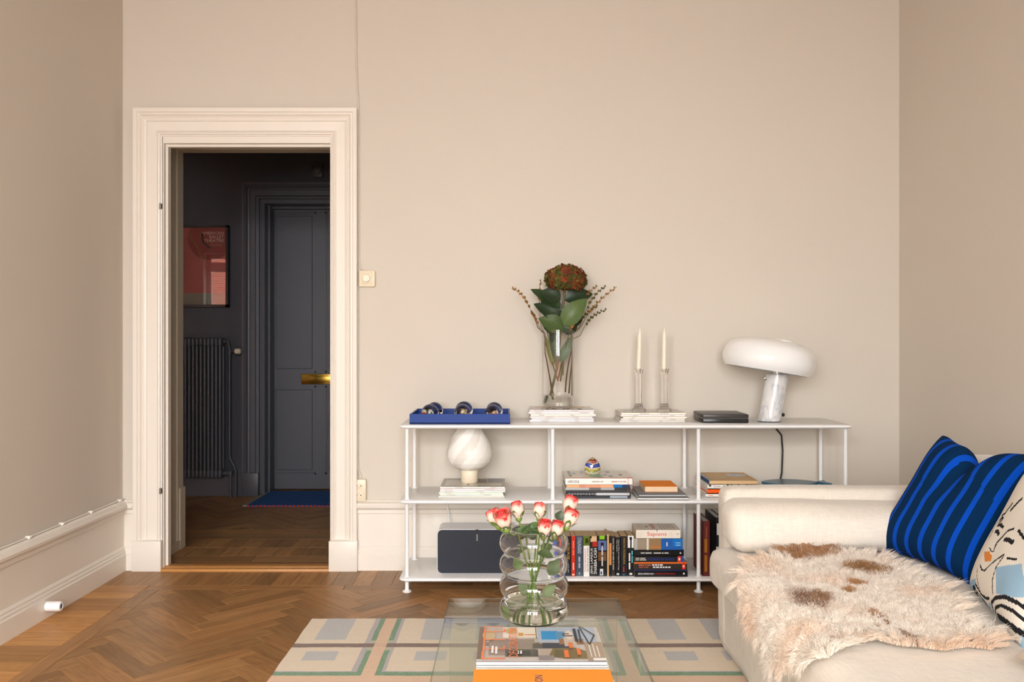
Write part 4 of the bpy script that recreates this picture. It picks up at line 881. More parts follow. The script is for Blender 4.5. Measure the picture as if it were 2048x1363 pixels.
mg, nt_, bs_ = newmat('milky_glass'); nt_.links.new(N(nt_, 'ShaderNodeVertexColor', layer_name='Col').outputs[0], bs_.inputs['Base Color']); bs_.inputs['Roughness'].default_value = .25; bs_.inputs['Subsurface Weight'].default_value = .1; bs_.inputs['Subsurface Scale'].default_value = .02
b.build('globe', mg, gl, 70)

# ------------------------------------------------------------------ candlesticks
for px, wh in ((1277, 'beside the hydrangea vase'), (1328, 'nearer the marble lamp')):
    D = 4.03; g = thing('candlestick', 'clear octagonal glass candlestick %s on the magazines' % wh, 'candlestick', (PX(px, D), D, zB), 0, 'glass candlesticks')
    kz = PZ(737, D)-zB
    b = MB(); b.lathe([(.034, 0), (.036, .004), (.034, .010), (.022, .020), (.020, .030), (.0165, .036), (.0165, kz-.028), (.018, kz-.022), (.024, kz-.004), (.024, kz), (.0125, kz), (.0125, kz-.014), (.0001, kz-.014)], 8, (0, 0, 0), None, Matrix.Rotation(R(22.5), 3, 'Z')); b.build('glass_stem', M['crystal'], g)
    ch = PZ(662, D)-PZ(737, D); cd = thing('candle', 'tall unlit ivory taper candle in the glass candlestick %s' % wh, 'candle', (PX(px, D), D, zB+kz-.0135), 0, 'ivory candles')
    b = MB(); b.lathe([(.0105, 0), (.0112, .02), (.0095, ch-.005), (.006, ch+.012), (.003, ch+.024), (.0001, ch+.03)], 20); b.v = [(x+.006*z/ch*(1 if px < 1300 else .3), y, z) for x, y, z in b.v]; b.build('wax', plain('ivory_wax', C(244, 236, 218), .5, **{'Subsurface Weight': .2, 'Subsurface Scale': .01}), cd, 50)
    b = MB(); b.tube([(.006, 0, ch+.026), (.005, 0, ch+.038)], .0009, 5); b.build('wick', plain('wick', C(230, 222, 206), .8), cd)

# ------------------------------------------------------------------ leaves
def leaf_shape(mb, base, tip, width, up=Vector((0, -1, .3)), fold=.25, droop=.12, nu=4, nv=8, c0=C(40, 66, 34), c1=None, serr=0):
    base, tip = Vector(base), Vector(tip); ax = tip-base; L = ax.length; t = ax.normalized(); s = t.cross(up).normalized(); n = s.cross(t).normalized()
    def fn(u, v):
        x = 2*u-1; w = width*math.sin(PI*v**.85)**.8*(1-.15*v) if 0 < v < 1 else 0
        w *= 1+serr*math.sin(v*40)
        return base+t*(L*v)+s*(x*w)+n*(abs(x)*w*fold - droop*L*math.sin(PI*v)*-1*.5 - droop*L*v*v)
    mb.grid(fn, nu, nv, lambda u, v: tuple(a_*(1-.0)+(b_-a_)*min(1, abs(2*u-1)) for a_, b_ in zip(c1 or c0, c0)))
def bez(p0, p1, p2, n=8): return [(1-t)**2*Vector(p0)+2*t*(1-t)*Vector(p1)+t*t*Vector(p2) for t in [i/n for i in range(n+1)]]

# ------------------------------------------------------------------ tall vase with hydrangea
DV = 4.065; rv_ = .0775; vz0 = zA
vs_ = thing('tall_vase', 'tall clear glass cylinder vase standing on magazines', 'vase', (PX(1116.5, DV), DV, vz0)); vh = PZ(660, DV)-vz0
b = MB(); b.lathe_open([(.0001, 0), (rv_-.004, 0), (rv_, .004), (rv_, vh), (rv_-.0035, vh), (rv_-.0035, .014), (.0001, .012)], 56); b.build('glass_cylinder', M['glass'], vs_, 40)
b = MB(); b.lathe_open([(.0001, .0125), (rv_-.0038, .0145), (rv_-.0038, .062), (.0001, .062)], 48); b.build('water', M['water'], vs_, 40)
def VP(px, py, d=0): return W(px, py, DV+d)-Vector(vs_.location)
def C5(x, y, d=0): return VP(1000+x/4.132, 520+y/4.132, d)
hy = thing('hydrangea', 'single green and rust hydrangea with large leaves in the tall vase', 'flower', vs_.location)
b = MB(); hc_ = C5(545, 160); b.tube([C5(400, 1180, .02), C5(470, 900, 0), C5(500, 600), C5(530, 300), hc_], [.0055, .006, .0055, .005, .0045], 8, C(98, 92, 52)); b.build('stem', M['leaf'], hy, 60)
b = MB(); rh = random.Random(4); RX, RZ = 172/4.132*DV/F, 118/4.132*DV/F
for k in range(190):
    zc_ = 1-2*(k+.5)/190; a = k*2.39996; rr_ = math.sqrt(max(0, 1-zc_*zc_)); n_ = Vector((rr_*math.cos(a), rr_*math.sin(a), zc_))
    if n_.z < -.75: continue
    p = hc_+Vector((n_.x*RX, n_.y*RX*.9, n_.z*RZ*(1 if n_.z > 0 else .85)))*rh.uniform(.9, 1.03)
    u = n_.cross(Vector((.3, .2, 1))).normalized(); w = n_.cross(u)
    base_c = rh.choice([C(112, 104, 44), C(96, 92, 40), C(126, 112, 52), C(84, 84, 38), C(120, 70, 36)]) if rh.random() > (.36 if n_.z > .35 else .14) else rh.choice([C(124, 58, 36), C(138, 70, 42), C(112, 54, 36)])
    a0 = rh.uniform(0, PI)
    for q in range(4):
        an = a0+q*PI/2; d = (math.cos(an)*u+math.sin(an)*w); e = (-math.sin(an)*u+math.cos(an)*w); l = .0185*rh.uniform(.8, 1.25)
        lift = rh.uniform(-.003, .011)
        b.add([p, p+d*l*.55+e*l*.5+n_*.002, p+d*l+n_*lift, p+d*l*.55-e*l*.5+n_*.002], [(0, 1, 2, 3)], tuple(c_*rh.uniform(.75, 1.25) for c_ in base_c))
    b.sphere(p+n_*.001, .0022, 5, 4, C(140, 130, 60))
tag(b.build('flower_head', M['petal'], hy), kind='stuff')
for (x0, y0, x1, y1, w, cc, d) in ((505, 520, 330, 225, .036, C(42, 58, 36), .03), (500, 400, 262, 222, .026, C(44, 64, 34), 0), (505, 500, 288, 345, .030, C(40, 56, 32), -.01), (515, 575, 330, 470, .038, C(74, 92, 50), -.045), (515, 540, 712, 312, .040, C(84, 104, 56), -.04),
        (530, 330, 775, 262, .032, C(38, 54, 34), .03), (520, 590, 640, 420, .036, C(34, 46, 28), .03), (510, 430, 440, 360, .02, C(36, 48, 28), .03), (500, 560, 400, 480, .03, C(34, 46, 28), .04), (520, 600, 560, 480, .03, C(46, 60, 36), -.02), (540, 610, 640, 520, .022, C(40, 52, 30), .0), (470, 700, 420, 560, .02, C(50, 62, 44), .01), (480, 860, 420, 600, .018, C(74, 84, 62), -.01), (500, 840, 600, 620, .02, C(96, 110, 84), -.02), (440, 880, 370, 600, .012, C(120, 118, 62), 0), (500, 330, 340, 250, .034, C(46, 60, 40), -.02), (520, 560, 470, 400, .028, C(36, 48, 30), -.01), (560, 560, 680, 400, .03, C(38, 52, 32), .02), (480, 600, 350, 500, .03, C(60, 76, 42), -.01)):
    b = MB(); leaf_shape(b, C5(x0, y0, d*.4), C5(x1, y1, d), w*1.3, Vector((.1, -1, .35)), .22, .18, 6, 12, cc, tuple(v*1.25 for v in cc), .03); b.build('leaf', M['leaf'], hy, 60)
sprigs = [((430, 1100), (360, 560), (215, 250), (95, 232)), ((450, 1150), (330, 600), (305, 330), (338, 160)), ((480, 1000), (345, 560), (290, 460), (252, 428)), ((470, 900), (370, 560), (340, 370), (400, 302)),
          ((540, 1090), (560, 580), (780, 340), (965, 222)), ((500, 1000), (540, 600), (660, 270), (812, 214)), ((570, 1100), (600, 560), (740, 280), (878, 215)), ((600, 1130), (590, 600), (720, 460), (885, 407)), ((480, 980), (560, 590), (690, 440), (812, 374)), ((520, 950), (530, 620), (600, 540), (640, 470))]
for k, (p0, p1, p2, p3) in enumerate(sprigs):
    far = ['reaching furthest toward the door', 'standing upright beside the bloom', 'short and low on the door side', 'half hidden behind leaves, door side', 'reaching furthest toward the candles', 'ending just below the bloom', 'with green buds behind the orange one', 'lowest on the candle side', 'with pale buds pointing at the candles', 'shortest, close above the vase rim'][k]
    sg = thing('berry_sprig', 'thin seed pod sprig in the tall vase, ' + far, 'sprig', vs_.location, 0, 'seed pod sprigs in the tall vase')
    dd = (-.03, .02, -.01, .03, .0, .03, -.03, -.02, .02, -.04)[k]
    P = [C5(*p0, dd*.2), C5(*p1, dd*.5), C5(*p2, dd), C5(*p3, dd)]
    path = [(1-t)**3*P[0]+3*t*(1-t)**2*P[1]+3*t*t*(1-t)*P[2]+t**3*P[3] for t in [i/22 for i in range(23)]]
    cmx = Vector((0, 0, 0))
    for q in path[:10]:
        rr_ = math.hypot(q.x, q.y)
        if rr_ > rv_-.012 and q.z < vh: q.x *= (rv_-.012)/rr_; q.y *= (rv_-.012)/rr_
    b = MB(); b.tube(path, [.0042-.0031*min(1, i/13) for i in range(23)], 6, C(108, 100, 52) if k % 2 else C(104, 78, 44)); b.build('stem', M['leaf'], sg, 60)
    b = MB(); rr = random.Random(k); cc = [C(176, 112, 44), C(188, 120, 50), C(140, 98, 40), C(110, 92, 40)] if k not in (6, 7, 8) else [C(92, 88, 36), C(116, 104, 48), C(80, 78, 34)]
    for i in range(13):
        t = .62+.38*i/12; j = t*22; a_ = path[min(21, int(j))].lerp(path[min(22, int(j)+1)], j-int(j)); side = 1 if i % 2 else -1
        b.sphere(a_+Vector((rr.uniform(-.002, .002), side*.002, .004*side+.002)), (.0062-.0026*i/12), 7, 5, rr.choice(cc), (1, 1, 1.25))
    tag(b.build('seed_pods', M['leaf'], sg, 60), kind='stuff')

# ------------------------------------------------------------------ coffee table, vase, roses, magazines
TZ = .38; TY0, TY1 = 1.25, 2.50; TX0, TX1 = PX(899.5, 2.49), PX(1234, 2.49); gt = .012
tb = thing('coffee_table', 'low bent clear glass coffee table with waterfall ends', 'table', ((TX0+TX1)/2, (TY0+TY1)/2, .0)); hx = (TX1-TX0)/2; hy_ = (TY1-TY0)/2; RUGZ = .009
rc = .04; outer = [(-hy_, RUGZ)]
for i in range(9): a = R(180-90*i/8); outer.append((-hy_+rc+rc*math.cos(a), TZ-rc+rc*math.sin(a)))
for i in range(9): a = R(90-90*i/8); outer.append((hy_-rc+rc*math.cos(a), TZ-rc+rc*math.sin(a)))
outer.append((hy_, RUGZ)); inner = []
ri = rc-gt; inner.append((-hy_+gt, RUGZ))
for i in range(9): a = R(180-90*i/8); inner.append((-hy_+rc+ri*math.cos(a), TZ-rc+ri*math.sin(a)))
for i in range(9): a = R(90-90*i/8); inner.append((hy_-rc+ri*math.cos(a), TZ-rc+ri*math.sin(a)))
inner.append((hy_-gt, RUGZ))
b = MB(); n = len(outer); vs = []
for x in (-hx, hx): vs += [(x, y, z) for y, z in outer]+[(x, y, z) for y, z in inner]
fs0 = []; fs1 = []
for i in range(n-1):
    fs0 += [(i, i+1, 2*n+i+1, 2*n+i), (n+i, n+i+1, 3*n+i+1, 3*n+i)]
    fs1 += [(i, i+1, n+i+1, n+i), (2*n+i, 2*n+i+1, 3*n+i+1, 3*n+i)]
fs1 += [(0, n, 3*n, 2*n), (n-1, 2*n-1, 4*n-1, 3*n-1)]
b.add(vs, fs0); b.mi = 1; o_ = len(b.f); [b.f.append(list(f)) or b.c.append(b.col) or b.m.append(1) for f in fs1]
b.build('bent_glass', [M['table_glass'], M['table_edge']], tb, 40)
# bubble vase
DB = 2.255; bv = thing('bubble_vase', 'clear glass vase of four stacked bubbles on the glass table', 'vase', (PX(1068, DB), DB, TZ+.0006))
k_ = DB/F; zz_ = lambda y: PZ(y, DB)-TZ
rb_, rn_ = 69*k_, 47*k_
prof = [(.0001, .001), (.050, .001), (.066, .006)]
cen = [(.0385, .030), (PZ(1170, DB)-TZ, .0285), (PZ(1127, DB)-TZ, .0285), (PZ(1084, DB)-TZ, .0285)]
for i, (zc_, hh_) in enumerate(cen):
    for j in range(-5, 6):
        a = R(j*14.5); z_ = zc_+hh_*math.sin(a)
        if i == 0 and j < -3: continue
        prof.append((rn_-.004+(rb_-rn_+.004)*(math.cos(a)**.65), z_))
zr = prof[-1][1]; prof += [(rn_-.002, zr+.005), (rn_+.002, zr+.009)]
inn = [(max(.0001, r-.0022), z+(.004 if i < 3 else 0)) for i, (r, z) in enumerate(prof)][::-1]
b = MB(); b.lathe_open(prof+inn, 64); b.build('glass_bubbles', M['crystal'], bv, 80)
b = MB(); wl = zz_(1197)-.004; wp = [(max(.0001, r-.0032), z+(.0052 if i < 3 else 0)) for i, (r, z) in enumerate(prof) if z < wl]; wp.append((wp[-1][0], wl)); wp.append((.0001, wl)); b.lathe_open(wp, 48); b.build('water', M['water'], bv, 80)
def rose(px, py, d, tiltx, size, bottom, label, openness=0.0, leafs=0, tilty=0.0):
    p = W(px, py, DB+d); rt = thing('rose', label, 'rose', bv.location, 0, 'coral edged roses in the bubble vase'); c = p-Vector(bv.location)
    ax = Vector((tiltx, tilty, 1)).normalized(); u = ax.cross(Vector((0, 1, 0))).normalized(); w = ax.cross(u).normalized()
    hgt, rad_ = size*1.0, size*.40; c0 = c-ax*hgt*.45; rr = random.Random(int(px*7+py))
    b = MB(); rim = C(228, 66, 60); body = C(252, 222, 204); mid = C(244, 160, 142)
    def petal(phi, r0, h, span, flare, ph):
        def fn(uu, v):
            x = (2*uu-1); a = phi+x*span/2; rr_ = r0*((.35+.65*math.sin(min(1, v*1.5)*PI/2))-(.34-.25*openness)*max(0, v-.5)*1.6)+flare*r0*max(0, v-.62)**1.5*2.2; z = h*v*(1-.16*x*x*v)
            return c0+u*(rr_*math.cos(a))+w*(rr_*math.sin(a))+ax*z
        def cf(uu, v):
            e = max(v, .0)**2*.8+abs(2*uu-1)**4*.5*v; e = min(1, max(0, (e-.46)/.34)); k2 = .45*ph
            return tuple(a_+(b_-a_)*min(1, e+k2*v) for a_, b_ in zip(body, rim))
        b.grid(fn, 8, 9, cf)
    nl = 4
    for l in range(nl):
        f_ = (l+1)/nl; cnt = (2, 3, 3, 4)[l]
        for q in range(cnt): petal(q*2*PI/cnt+l*.9+rr.uniform(-.2, .2), rad_*(.28+.72*f_), hgt*(1.02-.08*f_+rr.uniform(-.02, .02)), 2*PI/cnt*1.35, (.05+.35*openness)*f_+(.25*openness if l == nl-1 else .04), 1-f_)
    tag(b.build('petals', M['petal'], rt, 80), kind='stuff')
    b = MB()
    for q in range(5):
        a = q*2*PI/5+rr.uniform(-.3, .3); d_ = math.cos(a)*u+math.sin(a)*w; curl = rr.uniform(.0, .5)
        leaf_shape(b, c0+d_*rad_*.35, c0+d_*(rad_*(1.05+curl*.5))+ax*hgt*(.62-.35*curl), size*.17, d_+ax*.2, .1, -.1, 2, 5, C(104, 128, 58))
    b.sphere(c0-ax*size*.03, size*.19, 10, 7, C(124, 144, 64)); tag(b.build('sepals', M['leaf'], rt, 60), kind='stuff')
    b = MB(); bt = Vector(bottom); neck = Vector((c.x*.55, (c.y)*.4, zr)); neck.x = max(-rn_*.75, min(rn_*.75, neck.x))
    stem = bez(c0, c0-ax*.03, neck, 5)[:-1]+bez(neck, Vector((neck.x*.3, neck.y*.3, .14)), bt, 8); b.tube(stem, .0024, 7, C(112, 142, 60)); b.build('stem', M['leaf'], rt, 60)
    for q in range(leafs):
        i = 5+q*2; s0_ = stem[min(i, len(stem)-2)]; a = rr.uniform(0, 2*PI); dirv = Vector((math.cos(a)*.045, math.sin(a)*.03-.01, rr.uniform(-.01, .03))); tp = s0_+dirv
        r2 = math.hypot(tp.x, tp.y)
        if r2 > rn_*.92: tp.x *= rn_*.92/r2; tp.y *= rn_*.92/r2
        b = MB(); leaf_shape(b, s0_, tp, .016, Vector((0, -.6, 1)), .15, .1, 4, 7, C(92, 118, 66)); b.build('leaf', M['leaf'], rt, 60)
    return rt
rose(990, 1036, .02, -.45, .050, (.030, .02, .012), 'coral rose tilted outward furthest toward the speaker', .35, 2, .1)
rose(1008, 1041, -.03, -.30, .054, (.026, -.03, .012), 'open coral rose overlapping the one beside the speaker', .7, 2, -.35)
rose(1035, 1020, .01, -.15, .047, (.018, .01, .012), 'coral rose bud with green sepals above the dark leaves', .05, 1)
rose(1079, 1021, .0, .02, .044, (-.028, -.02, .012), 'upright closed coral rosebud in the middle of the bunch', .0, 1)
rose(1089, 1057, -.045, .05, .046, (-.012, -.03, .012), 'low open coral rose just above the vase rim', .45, 2, -.25)
rose(1113, 1059, -.03, .22, .046, (-.022, -.01, .012), 'low coral rose leaning toward the paperbacks', .25, 2, -.1)
rose(1139, 1037, -.01, .40, .052, (-.03, .02, .012), 'tall coral rose leaning over the vase edge below another', .4, 1)
rose(1139, 1010, .02, .36, .050, (-.034, .03, .012), 'highest coral rose at the top of the bunch', .3, 1)
for (x0, y0, x1, y1, w, cc, d, lb) in ((1052, 1074, 1030, 1060, .020, C(46, 62, 36), 0, 'dark folded rose leaf by the vase rim'), (1053, 1076, 1063, 1048, .022, C(54, 72, 40), -.01, 'dark pointed rose leaf above the vase rim'), (1115, 1040, 1124, 1020, .014, C(60, 72, 48), -.02, 'dark rose leaf beside the highest rose'), (1060, 1080, 1070, 1066, .012, C(40, 52, 30), .02, 'small dark rose leaf inside the rim'),
      (1040, 1140, 1030, 1112, .015, C(92, 112, 60), -.03, 'pale rose leaf pressed inside the second bubble'), (1098, 1150, 1118, 1115, .019, C(84, 104, 60), -.02, 'broad rose leaf inside the second bubble'), (1085, 1190, 1112, 1170, .015, C(112, 130, 80), -.03, 'pale rose leaf inside the third bubble'), (1060, 1185, 1036, 1170, .018, C(94, 112, 64), 0, 'rose leaf inside the third bubble'), (1030, 1230, 1012, 1212, .014, C(128, 150, 88), 0, 'rose leaf in the water of the lowest bubble')):
    b = MB(); leaf_shape(b, W(x0, y0, DB+d), W(x1, y1, DB+d), w, Vector((.2, -1, .4)), .2, .1, 4, 8, cc, tuple(v*1.2 for v in cc), .04); tag(b.build('rose_leaf', M['leaf'], None, 60), lb, 'leaf', 'loose rose leaves in the bubble vase')

# magazines on the table
tz = TZ+.0008; OR = C(244, 150, 54)
ym = 1.862; mw = .290; mx = PX(1085, ym)
m1 = book('magazine', 'white magazine with colourful photos under the decoration magazine', 'magazine', mw, .225, .0325, (mx, ym+.100, tz), C(240, 238, 234), rot=0, gloss=True, group='magazines on the glass table',
     texts=[('T', .05, .5, .012, .5, C(30, 30, 30))], patches=[(.08, .12, .2, .8, C(70, 80, 70)), (.19, .23, .2, .8, C(120, 176, 214)), (.27, .34, .1, .8, C(214, 150, 130)), (.43, .50, .3, .9, C(120, 104, 96)), (.50, .60, .2, .9, C(90, 92, 100)), (.67, .69, .2, .8, C(230, 214, 80)), (.86, .94, .2, .9, C(226, 130, 90))])
zt2 = tz+.0328
GR, BR, TA = C(196, 190, 186), C(112, 88, 72), C(170, 150, 130)
def arc(cx, cy, rx, ry, n=16): return [(cx+rx*math.cos(2*PI*i/n), cy+ry*math.sin(2*PI*i/n)) for i in range(n)]
pats = [(0, 1, 0, 1, C(206, 198, 192)), (0, .045, .06, 1, BR), (.045, .55, .10, .98, C(190, 178, 168)), (.06, .50, .42, .52, C(120, 104, 92)), (.09, .46, .16, .62, C(150, 134, 122)), (.22, .48, .12, .32, C(86, 82, 78)), (.23, .42, .16, .28, C(64, 62, 60)), (.20, .50, .66, .98, C(238, 230, 214)), (.50, .70, .10, .62, C(186, 170, 156)), (.44, .72, .34, .48, C(96, 90, 84)), (.52, .74, .35, .5, C(60, 64, 80)),
  (.49, .97, .52, .98, C(176, 190, 206)), (.66, .86, .46, .62, C(150, 110, 80)), (.52, .66, .60, .86, C(44, 150, 214)), (.64, .72, .62, .84, C(90, 150, 190)), (.70, .80, .4, .7, C(206, 190, 176)), ([(.56, .12), (.60, .34), (.78, .36), (.88, .24), (.93, .06), (.68, .06)], C(130, 112, 76)), ([(.60, .10), (.62, .30), (.70, .30), (.72, .12)], C(104, 96, 66)), (.86, 1, .0, .52, C(170, 150, 128)), (.89, .90, .1, .5, C(226, 220, 210)), (.92, .93, .1, .46, C(226, 220, 210)), (.95, .96, .1, .4, C(226, 220, 210)), (.48, .60, .02, .14, C(150, 140, 140)), (.90, 1, .0, .07, C(240, 238, 236)),
  (arc(.085, .72, .055, .16), C(196, 174, 132)), (arc(.27, .86, .05, .09), C(206, 176, 120)), (.33, .37, .70, .79, C(214, 150, 50)), (.38, .47, .72, .745, C(226, 140, 70)), (arc(.75, .72, .035, .14), C(226, 212, 196)), (.70, .78, .68, .71, C(30, 34, 50)), (.69, .75, .74, .77, C(90, 60, 50)), (.79, .815, .52, .92, C(40, 48, 66)), (.83, .845, .5, .9, C(52, 58, 74)),
  ([(.845, .98), (.855, .98), (.905, .44), (.895, .43)], C(22, 22, 24)), ([(.855, .98), (.865, .98), (.965, .72), (.955, .70)], C(22, 22, 24)), ([(.955, .73), (.965, .72), (.905, .43), (.897, .44)], C(22, 22, 24)), (.475, .48, .60, .98, C(60, 44, 36))]
OT = C(240, 124, 60)
# the masthead: big letters E L L E set sideways as thin bars
def bar(x0, x1, y0, y1): return (x0, x1, y0, y1, OT)
pats += [bar(.035, .05, .03, .24), bar(.05, .22, .03, .06), bar(.20, .215, .03, .06)]
pats += [bar(.04, .055, .06, .98), bar(.055, .22, .30, .325), bar(.055, .22, .56, .585), bar(.055, .22, .80, .825), bar(.205, .22, .30, .38), bar(.205, .22, .82, .9), bar(.05, .2, .955, .975)]
m2 = book('magazine', 'glossy home decoration magazine lying on top beside the bubble vase', 'magazine', mw-.004, .225, .0085, (mx-.002, ym+.113, zt2), C(238, 236, 232), rot=0, gloss=True, group='magazines on the glass table', toppatches=pats, texts=[('ELLE', .24, .5, .03, .4, C(150, 146, 140))],
   toptexts=[('DECORATION', .285, .50, .19, .021, OT, 90), ('~4', .80, .22, .04, .012, OT, 90), ('~5', .70, .16, .045, .014, OT, 90), ('~4', .745, .40, .035, .012, OT, 90), ('~5', .12, .28, .045, .007, WH, 90), ('~7', .15, .26, .045, .007, WH, 90), ('~3', .32, .20, .02, .006, WH, 90), ('~3', .345, .20, .02, .006, WH, 90)])
yo = 1.548
book('large_book', 'thick white book under the orange one on the glass table', 'book', .286, .245, .030, (PX(1087, yo+.245)+.006, yo+.118, tz), C(240, 236, 230), hard=True, group='books on the glass table')
book('large_book', 'orange covered book with blue letters lying at the table front', 'book', .287, .25, .019, (PX(1084, yo+.245), yo+.125, tz+.0304), OR, pages=C(244, 240, 232), hard=True, group='books on the glass table', toptexts=[('TTON', .47, .74, .062, .017, C(52, 58, 120), 90)])

# ------------------------------------------------------------------ rug
def flo(px, py): D = F*H/(py-VY); return ((px-VX)/F*D, D)
def c8(x, y): return flo(520+x/4.267, 1160+y/4.267)
YR1 = flo(620, 1240)[1]; XR0 = -.792; XR1 = 1.02; YR0 = .9
CR, GY, LI, GN, PE, BN = C(226, 210, 186), C(190, 188, 186), C(184, 176, 176), C(116, 150, 116), C(222, 188, 158), C(128, 104, 92)
ye = 345
vb = [c8(x, ye)[0] for x in (590, 830, 1000, 1030, 1075, 1165, 1210, 1240, 1410)]
per = flo(1203, 1241)[0]-vb[3]                       # spacing of the green bands
ys = [c8(300, y)[1] for y in (525, 555, 590, 620, 700, 795, 803, 830, 866)]
g1_, bn0, bn1, g2a, g2b, li0, gr0, gr1, pe1 = ys
def rugcol(x, y):
    # repeat the cell in x (bands) and y (stripes)
    u = (x-vb[3]) % per; B = [v-vb[3] for v in vb]
    py = YR1-y; hp = (YR1-gr1)+.06; q = py
    a = lambda k: YR1-k
    inband = -1
    w_g = B[4]; w_p = B[5]; w_g2 = B[6]; w_l = B[7]
    row = None
    if q > a(gr1):
        q2 = (q-a(gr1)) % .83
        if q2 < .062: row = 'pe'
        elif q2 < .095: row = 'gn'
        elif q2 < .11: row = 'li'
        elif .40 < q2 < .44: row = 'bn'
        elif .22 < q2 < .34 or .48 < q2 < .62: row = 'gy'
        else: row = 'cr'
    else:
        row = 'gn' if q > a(gr0) else 'li' if q > a(li0) else 'gy' if a(g2a) < q < a(g2b) else 'bn' if a(bn0) < q < a(bn1) else 'gy' if q < a(g1_) else 'cr'
    if w_g <= u < w_p: return tuple(p*.93 for p in PE) if row == 'bn' else PE
    if row == 'pe': return PE
    if row == 'gn': return GN
    green = u < w_g or w_p <= u < w_g2; lil = w_g2 <= u < w_l or u > per-.016
    if row == 'li': return GN if green else LI
    if row == 'bn': return BN
    if green: return GN if not (abs(y-(bn0+bn1)/2) < .055) else tuple((p+q_)/2 for p, q_ in zip(GN, CR))
    if lil: return LI
    gyw = .18 < u < .292 or .388 < u < .60 or .679 < u < .793
    if row == 'gy' and gyw: return GY
    return CR
# gray blocks sit between the bands: measured once from the cell beside the edge
xs_r = [XR0]
step = .0065
while xs_r[-1] < XR1-step*.5: xs_r.append(xs_r[-1]+step)
ys_r = [YR0]
while ys_r[-1] < YR1-.008*.5: ys_r.append(ys_r[-1]+.008)
ys_r[-1] = YR1
rg = thing('rug', 'flat woven cream rug with green, grey and brown bands', 'rug', ((XR0+XR1)/2, (YR0+YR1)/2, 0)); rx, ry = rg.location.x, rg.location.y
b = MB(); rr = random.Random(2); nx, ny = len(xs_r), len(ys_r)
for j, y in enumerate(ys_r):
    for i, x in enumerate(xs_r):
        ex = .003*noise.noise(Vector((x*4, y*9, 0))); ey = .004*noise.noise(Vector((x*6, y*3, 5)))+.0012*noise.noise(Vector((x*40, y*5, 5)))
        b.v.append((x-rx+ex, y-ry+ey, .008+.0005*noise.noise(Vector((x*30, y*30, 1)))))
for j in range(ny-1):
    for i in range(nx-1):
        x, y = (xs_r[i]+xs_r[i+1])/2, (ys_r[j]+ys_r[j+1])/2
        c_ = rugcol(x, y); k = 1+.05*noise.noise(Vector((x*3, y*120, 0)))+rr.uniform(-.02, .02)+(.10*rr.uniform(-1, 1) if c_ in (GN, BN) else 0)
        b.f.append([j*nx+i, j*nx+i+1, (j+1)*nx+i+1, (j+1)*nx+i]); b.m.append(0); b.c.append(tuple(v*k for v in c_))
b.build('weave', vcol('wool_weave', .95, .1, bump=.7, bscale=260, sheen=.2), rg)
b = MB(); b.rbox(XR0-rx+.003, XR1-rx-.003, YR0-ry+.003, YR1-ry-.004, .0005, .0072, .003, 2); b.build('backing', plain('wool_backing', C(214, 196, 172), .95), rg)

# ------------------------------------------------------------------ sofa
def soft(mb, x0, x1, y0, y1, z0, z1, r, n=(16, 24, 8), puff=(0, 0, 0), wr=.0, seed=0, fn=None):
    """rounded soft box; puff swells the faces along x, y, z"""
    c = Vector(((x0+x1)/2, (y0+y1)/2, (z0+z1)/2)); h = Vector(((x1-x0)/2, (y1-y0)/2, (z1-z0)/2))
    idx = {}; vs = []; fs = []
    def vert(i, j, k):
        key = (i, j, k)
        if key in idx: return idx[key]
        p = Vector((h.x*(2*i/n[0]-1), h.y*(2*j/n[1]-1), h.z*(2*k/n[2]-1)))
        q = Vector([max(-(h[a]-r), min(h[a]-r, p[a])) for a in range(3)]); d = p-q
        if d.length > 1e-9: p = q+d.normalized()*r
        s = [p[a]/h[a] for a in range(3)]
        for a in range(3):
            o = [t for t in range(3) if t != a]; p[a] += puff[a]*s[a]*(1-s[o[0]]**2)*(1-s[o[1]]**2)
        w = c+p
        if wr: w += Vector([noise.noise(w*5+Vector((seed+7*a, 3*a, a)))*wr for a in range(3)])
        if fn: w = fn(w)
        idx[key] = len(vs); vs.append(w); return idx[key]
    for a in range(3):
        o = [t for t in range(3) if t != a]
        for side in (0, n[a]):
            for i in range(n[o[0]]):
                for j in range(n[o[1]]):
                    f = []
                    for di, dj in ((0, 0), (1, 0), (1, 1), (0, 1)):
                        k = [0, 0, 0]; k[a] = side; k[o[0]] = i+di; k[o[1]] = j+dj; f.append(vert(*k))
                    fs.append(f)
    mb.add(vs, fs)
FX = .778; BY1 = 3.15; BY0 = .95; SXB = 1.92
sf = thing('sofa', 'deep natural linen slipcovered sofa along the side wall', 'sofa', ((FX+SXB)/2, (BY0+BY1)/2, 0)); so_ = Vector(sf.location)
def spart(name, mat, *a, **k):
    m_ = MB(); soft(m_, *a, **k); m_.v = [tuple(Vector(p)-so_) for p in m_.v]; return m_.build(name, mat, sf, 80)
spart('skirted_base', M['linen'], FX, SXB-.01, BY0+.02, BY1-.008, .010, .30, .018, (10, 30, 6), (0, 0, 0), .004, 1)
spart('arm', M['linen'], FX-.004, SXB, 3.035, BY1, .012, .600, .030, (26, 6, 16), (0, 0, 0), .004, 2)
spart('arm', M['linen'], FX-.004, SXB, BY0-.02, 1.06, .012, .600, .030, (16, 6, 12), (0, 0, 0), .004, 3)
spart('back', M['linen'], 1.74, SXB, BY0+.06, 3.04, .20, .66, .035, (6, 26, 10), (0, 0, 0), .005, 4)
spart('seat_cushion', M['linen'], .716, 1.74, 1.065, 3.05, .258, .398, .045, (30, 40, 8), (.006, .0, .018), .007, 5)
